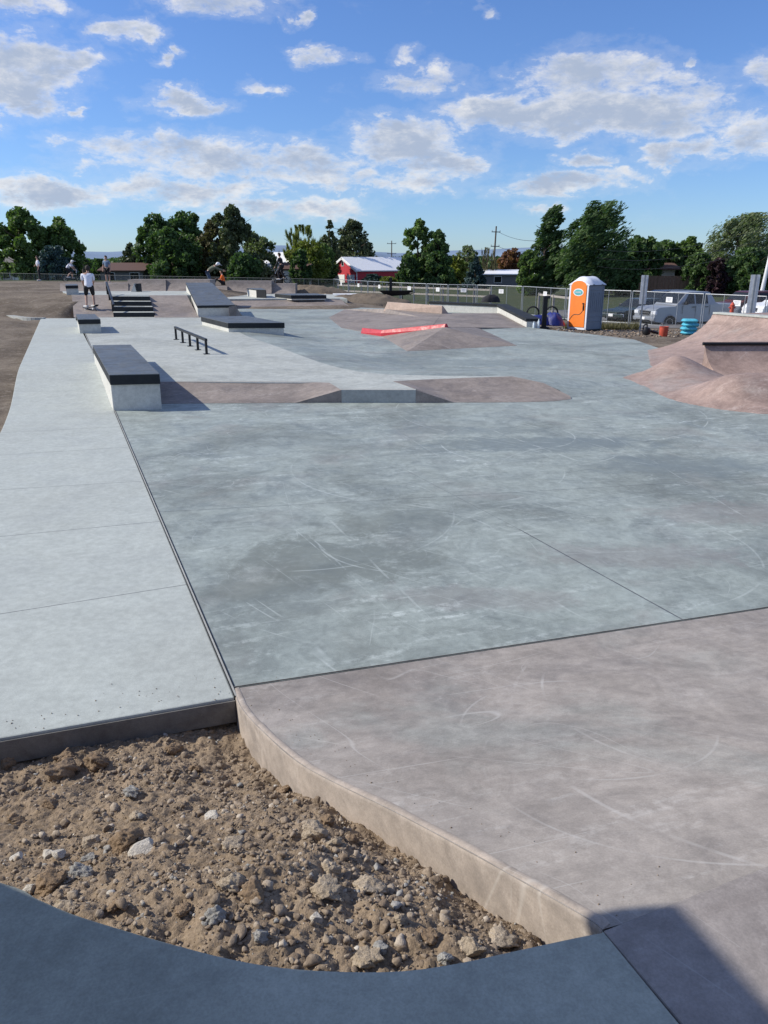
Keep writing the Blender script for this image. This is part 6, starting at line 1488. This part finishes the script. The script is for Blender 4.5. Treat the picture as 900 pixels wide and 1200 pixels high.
def person(loc, rz, J, label, shirt, trousers, long_trousers, hair='hair', sleeves=.5, scale=1.0, group=None, cap=None, loose=1.25):
    V_ = Vector; J = {k: V_(v) for k, v in J.items()}
    nodes = []; idx = {}
    def N(k, p, r): idx[k] = len(nodes); nodes.append((p, r)); return idx[k]
    E = []
    N('pel', J['pel'], .115); N('sp', J['pel'].lerp(J['neck'], .45), .11); N('ch', J['pel'].lerp(J['neck'], .80), .125); N('nk', J['neck'], .052)
    hd = J['head']; up_ = (hd - J['neck']).normalized(); fw = J.get('face', V_((0, 1, 0))).normalized()
    N('jaw', hd - up_ * .055 + fw * .015, .062); N('hd', hd + up_ * .02, .085); N('ht', hd + up_ * .085, .07)
    N('nose', hd + fw * .105 - up_ * .012, .014)
    E += [(0, 1), (1, 2), (2, 3), (3, 4), (4, 5), (5, 6), (5, idx['nose'])]
    sdv = up_.cross(fw).normalized()
    for s in (-1, 1): e = N('ear%d' % s, hd + sdv * s * .092, .016); E.append((idx['hd'], e))
    for s in ('L', 'R'):
        a = N('sh' + s, J['sh' + s], .058); b = N('el' + s, J['el' + s], .042); c = N('wr' + s, J['wr' + s], .028); E += [(idx['ch'], a), (a, b), (b, c)]
        d = (J['wr' + s] - J['el' + s]).normalized(); sd_ = d.cross(V_((0, .3, 1))).normalized(); pl_ = N('pm' + s, J['wr' + s] + d * .06, (.038, .020)); E.append((c, pl_)); cu = sd_.cross(d)
        for k in range(4):
            b0 = J['wr' + s] + d * .09 + sd_ * (.028 - .019 * k); ln = (.062, .070, .066, .052)[k]
            f1 = N('f', b0, .0095); f2 = N('f', b0 + d * ln * .6 + cu * .012, .0085); f3 = N('f', b0 + d * ln + cu * .032, .007); E += [(pl_, f1), (f1, f2), (f2, f3)]
        t1 = N('t', J['wr' + s] + d * .045 + sd_ * .042, .0105); t2 = N('t', J['wr' + s] + d * .085 + sd_ * .058 + cu * .012, .009); E += [(pl_, t1), (t1, t2)]
        h = N('hp' + s, J['hp' + s], .088); k_ = N('kn' + s, J['kn' + s], .056); m_ = N('ca' + s, J['kn' + s].lerp(J['an' + s], .3) - fw * .015, .055); n_ = N('an' + s, J['an' + s], .036); t_ = N('to' + s, J['to' + s], (.036, .022)); E += [(0, h), (h, k_), (k_, m_), (m_, n_), (n_, t_)]
    body = skinmesh('person', nodes, E, M['skin'], None, 1); body.location = loc; body.rotation_euler = (0, 0, rz); body.scale = (scale,) * 3
    tag(body, label, 'person', group)
    # shirt
    n2 = [(J['pel'] + V_((0, 0, -.02 - .14 * (loose > 1.4))), .15 * loose / 1.25), (J['pel'].lerp(J['neck'], .45), .135 * loose / 1.15), (J['pel'].lerp(J['neck'], .82), .145), (J['neck'] - up_ * .03, .07)]; e2 = [(0, 1), (1, 2), (2, 3)]
    for s in ('L', 'R'):
        b = len(n2); n2 += [(J['sh' + s], .078), (J['sh' + s].lerp(J['el' + s], .5), .068), (J['sh' + s].lerp(J['el' + s], .5 + sleeves * .8 if sleeves < .8 else 1.0), .06)]; e2 += [(2, b), (b, b + 1), (b + 1, b + 2)]
        if sleeves > .8: n2.append((J['wr' + s], .038)); e2.append((b + 2, b + 3))
    skinmesh('shirt', n2, e2, shirt, body, 1)
    n3 = [(J['pel'] + V_((0, 0, .03)), .128)]; e3 = []
    for s in ('L', 'R'):
        b = len(n3); n3 += [(J['hp' + s], .108), (J['hp' + s].lerp(J['kn' + s], .6), .088)]; e3 += [(0, b), (b, b + 1)]
        if long_trousers: n3 += [(J['kn' + s], .074), (J['an' + s], .058)]; e3 += [(b + 1, b + 2), (b + 2, b + 3)]
        else: n3.append((J['hp' + s].lerp(J['kn' + s], 1.02), .084)); e3.append((b + 1, b + 2))
    skinmesh('trousers' if long_trousers else 'shorts', n3, e3, trousers, body, 1)
    # hair / cap
    v, f = I2; hv = v * (.098, .100, .112); q = fw.to_track_quat('Y', 'Z'); pts = [q @ V_(p) + hd + up_ * (.022 + .045 * max(0, p[1]) / .1) - fw * (.026 + .02 * (p[2] < -.03)) for p in hv]
    MB().add(pts, [tuple(x) for x in f.tolist()]).build('hair' if not cap else 'cap', M[hair] if not cap else cap, body, 60)
    if cap: pts = hd + up_ * .06 + fw * .12; MB().box(pts, (.14, .12, .015), M=q.to_matrix()).build('cap_peak', cap, body)
    for s in ('L', 'R'):
        a = J['an' + s]; t = J['to' + s]; d = (t - a); d.z = 0; m = a.lerp(t, .45); o = MB().box((m.x, m.y, (a.z + t.z) / 2 - .03), (.095, .27, .09), math.atan2(d.y, d.x) - math.pi / 2).build('shoe', M['shoe'], body); bevel(o, .03, 3)
    for s in (-1, 1):
        MB().lathe(hd + fw * .083 + sdv * s * .032 + up_ * .012, [(.002, -.012), (.011, 0), (.002, .012)], 8).build('eye', M['black'], body)
    return body
STAND = dict(pel=(0, 0, .95), neck=(0, 0, 1.46), head=(0, .02, 1.62), shL=(-.18, 0, 1.40), shR=(.18, 0, 1.40), elL=(-.25, -.02, 1.12), elR=(.25, -.02, 1.12), wrL=(-.26, .05, .87), wrR=(.26, .05, .87),
             hpL=(-.09, 0, .90), hpR=(.09, 0, .90), knL=(-.11, .02, .50), knR=(.11, .02, .50), anL=(-.12, 0, .09), anR=(.12, 0, .09), toL=(-.14, .17, .04), toR=(.14, .17, .04))
def J_(**k): d = dict(STAND); d.update(k); return d
def skateboard(loc, rz, label, tilt=0):
    root = empty('skateboard', loc, rz, label, 'skateboard'); root.rotation_euler = (tilt, 0, rz)
    vs = []; n = 12; prof = []
    for k in range(n + 1):
        y = -.40 + .8 * k / n; z = .10 + .05 * max(0, abs(y) - .27) / .13; w = .10 * (1 - max(0, abs(y) - .3) ** 2 * 40); prof.append((y, z, w))
    for y, z, w in prof: vs += [(-w, y, z), (w, y, z), (w, y, z + .012), (-w, y, z + .012)]
    fs = [(0, 1, 2, 3), (4 * n, 4 * n + 3, 4 * n + 2, 4 * n + 1)]
    for i in range(n):
        for k in range(4): fs.append((i * 4 + k, i * 4 + (k + 1) % 4, i * 4 + 4 + (k + 1) % 4, i * 4 + 4 + k))
    MB().add(vs, fs).build('board', M['black'], root)
    for y in (-.22, .22):
        MB().tube((-.09, y, .05), (.09, y, .05), .015).build('truck', M['steel'], root); MB().box((0, y, .08), (.05, .08, .05)).build('truck_base', M['steel'], root)
        for s in (-1, 1): MB().tube((s * .08, y, .03), (s * .115, y, .03), .03, n=12).build('wheel', M['whitepaint'], root)
# skater going down the left bank
sk = PY(107, 363.3, 30.6)
skateboard(sk, R(60), 'skateboard under the skater in the white shirt on the rose bank', R(-8))
person(sk + Vector((0, 0, .11)), R(20), J_(pel=(0, -.1, .80), neck=(.02, .06, 1.26), head=(.03, .13, 1.41), shL=(-.19, .04, 1.2), shR=(.19, .06, 1.2), elL=(-.20, .02, .95), elR=(.20, .06, .95), wrL=(-.17, .18, .78), wrR=(.16, .22, .80),
       hpL=(-.10, -.1, .73), hpR=(.10, -.1, .73), knL=(-.13, .10, .44), knR=(.13, .12, .44), anL=(-.14, -.04, .08), anR=(.14, .04, .08), toL=(-.22, .10, .035), toR=(.06, .17, .035)),
       'skater in a loose white shirt and black shorts with bent knees on the rose bank', M['shirtwhite'], M['clothblack'], False, sleeves=.6, loose=1.42, scale=1.0)
st = PY(127, 331.5, 55)
person(st, R(170), J_(), 'standing person in a blue grey shirt and black shorts behind the handrail', M['shirtblue'], M['clothblack'], False, sleeves=.5, scale=1.02)
st = PY(47, 328.6, 59); st.z = Tz(st.x, st.y) + .02
person(st, R(120), J_(elR=(.28, .1, 1.13), wrR=(.12, .22, 1.05)), 'standing person in a white shirt and dark trousers at the far left', M['shirtwhite'], M['clothblack'], True, sleeves=.6, scale=1.0)
def bmx(loc, rz, label, mat='black'):
    root = empty('bicycle', loc, rz, label, 'bicycle')                 # rides towards +x
    for x in (-.47, .47):
        pts = [Vector((x + .24 * math.cos(t), 0, .26 + .24 * math.sin(t))) for t in [2 * math.pi * k / 20 for k in range(21)]]
        wmesh = MB().path(pts, .026, 8).build('wheel', M['blackrub'], root); sp_ = MB()
        for k in range(8): t = math.pi * k / 8; sp_.tube((x - .23 * math.cos(t), 0, .26 - .23 * math.sin(t)), (x + .23 * math.cos(t), 0, .26 + .23 * math.sin(t)), .004, n=4)
        sp_.build('spokes', M['steel'], wmesh)
    f = MB(); bb = Vector((-.08, 0, .29)); ht = Vector((.34, 0, .60)); hb__ = Vector((.38, 0, .48)); stp = Vector((-.17, 0, .56)); rw = Vector((-.47, 0, .26)); fw_ = Vector((.47, 0, .26))
    for a, b in ((bb, hb__), (bb, stp), (stp, ht), (bb, rw), (stp, rw), (ht, hb__)): f.tube(a, b, .019)
    for s in (-.04, .04): f.tube(hb__ + Vector((0, s, 0)), fw_ + Vector((0, s, 0)), .014)
    f.build('frame', M[mat], root)
    h = MB(); h.tube(ht, ht + Vector((-.02, 0, .08)), .016); h.path([ht + Vector((-.10, -.34, .26)), ht + Vector((-.04, -.22, .26)), ht + Vector((0, -.06, .08)), ht + Vector((0, .06, .08)), ht + Vector((-.04, .22, .26)), ht + Vector((-.10, .34, .26))], .013); h.build('handlebar', M['chrome'], root)
    o = MB().box(stp + Vector((-.04, 0, .07)), (.24, .10, .05)).build('saddle', M['black'], root); bevel(o, .02)
    MB().tube(stp, stp + Vector((-.02, 0, .06)), .014).build('seat_post', M['steel'], root)
    p = MB(); p.tube((-.08, -.1, .29), (-.08, .1, .29), .02); p.tube((-.08, .1, .29), (.08, .1, .27), .012); p.tube((-.08, -.1, .29), (-.24, -.1, .31), .012); p.box((.09, .15, .27), (.09, .1, .02)); p.box((-.25, -.15, .31), (.09, .1, .02)); p.build('crank', M['chrome'], root)
    return root
# rider poses are given in the bike frame rotated so that +y is forward
RIDE = dict(pel=(0, -.30, .92), neck=(0, .02, 1.28), head=(0, .14, 1.38), shL=(-.18, .0, 1.22), shR=(.18, .0, 1.22), elL=(-.30, .12, 1.02), elR=(.30, .12, 1.02), wrL=(-.31, .24, .87), wrR=(.31, .24, .87),
            hpL=(-.09, -.28, .87), hpR=(.09, -.28, .87), knL=(-.14, .06, .62), knR=(.14, .0, .66), anL=(-.14, .02, .31), anR=(.14, -.27, .36), toL=(-.14, .17, .28), toR=(.14, -.12, .33))
RSTAND = dict(RIDE); RSTAND.update(pel=(0, -.12, 1.12), neck=(0, .0, 1.60), head=(0, .04, 1.76), shL=(-.18, .0, 1.53), shR=(.18, .0, 1.53), elL=(-.28, .06, 1.26), elR=(.28, .06, 1.26), wrL=(-.31, .22, 1.02), wrR=(.31, .22, 1.02), hpL=(-.09, -.1, 1.07), hpR=(.09, -.1, 1.07), knL=(-.13, .1, .72), knR=(.13, -.02, .72))
b1 = PY(85, 330.3, 58)
bmx(b1, R(10), 'bicycle under the crouching rider at the far left, near the dark capped block')
person(b1, R(-80), RIDE, 'crouching bicycle rider in a white shirt and dark shorts at the far left', M['shirtwhite'], M['clothblack'], False, sleeves=.5, cap=M['whitepaint'])
b2 = PY(329, 332.3, 51.5)
bmx(b2, R(165), 'bicycle under the upright rider in black on the quarter pipe')
person(b2, R(75), RSTAND, 'upright bicycle rider dressed all in black on top of the quarter pipe', M['clothblack'], M['clothblack'], True, sleeves=.9)
# man bending towards the right, and a seated person in orange
mp = PY(247, 337.5, 44.5)
person(mp, R(-80), J_(pel=(0, -.12, .86), neck=(0, .33, 1.20), head=(0, .46, 1.25), face=(0, .8, -.35), shL=(-.18, .28, 1.12), shR=(.18, .28, 1.12), elL=(-.2, .5, .98), elR=(.2, .5, 1.0), wrL=(-.17, .72, .90), wrR=(.17, .74, .95), hpL=(-.09, -.12, .82), hpR=(.09, -.12, .82), knL=(-.12, 0, .45), knR=(.12, -.02, .45), anL=(-.12, -.06, .08), anR=(.12, -.06, .08), toL=(-.13, .1, .035), toR=(.13, .1, .035)),
       'man in an olive shirt and blue jeans bending forward above the sloping ledge', M['shirtolive'], M['jeans'], True, sleeves=.9, cap=M['whitepaint'])
op = PY(262, 333.5, 47.5)
person(op - Vector((0, 0, .05)), R(100), J_(pel=(0, 0, .16), neck=(0, .06, .62), head=(0, .1, .78), shL=(-.17, .05, .56), shR=(.17, .05, .56), elL=(-.24, .16, .34), elR=(.24, .16, .34), wrL=(-.16, .34, .36), wrR=(.16, .34, .36), hpL=(-.09, .02, .14), hpR=(.09, .02, .14), knL=(-.14, .38, .40), knR=(.14, .38, .40), anL=(-.13, .58, .06), anR=(.13, .58, .06), toL=(-.14, .74, .03), toR=(.14, .74, .03)),
       'person in a bright orange shirt and dark trousers sitting beside the bending man', M['shirtorange'], M['clothblack'], True, sleeves=.6)
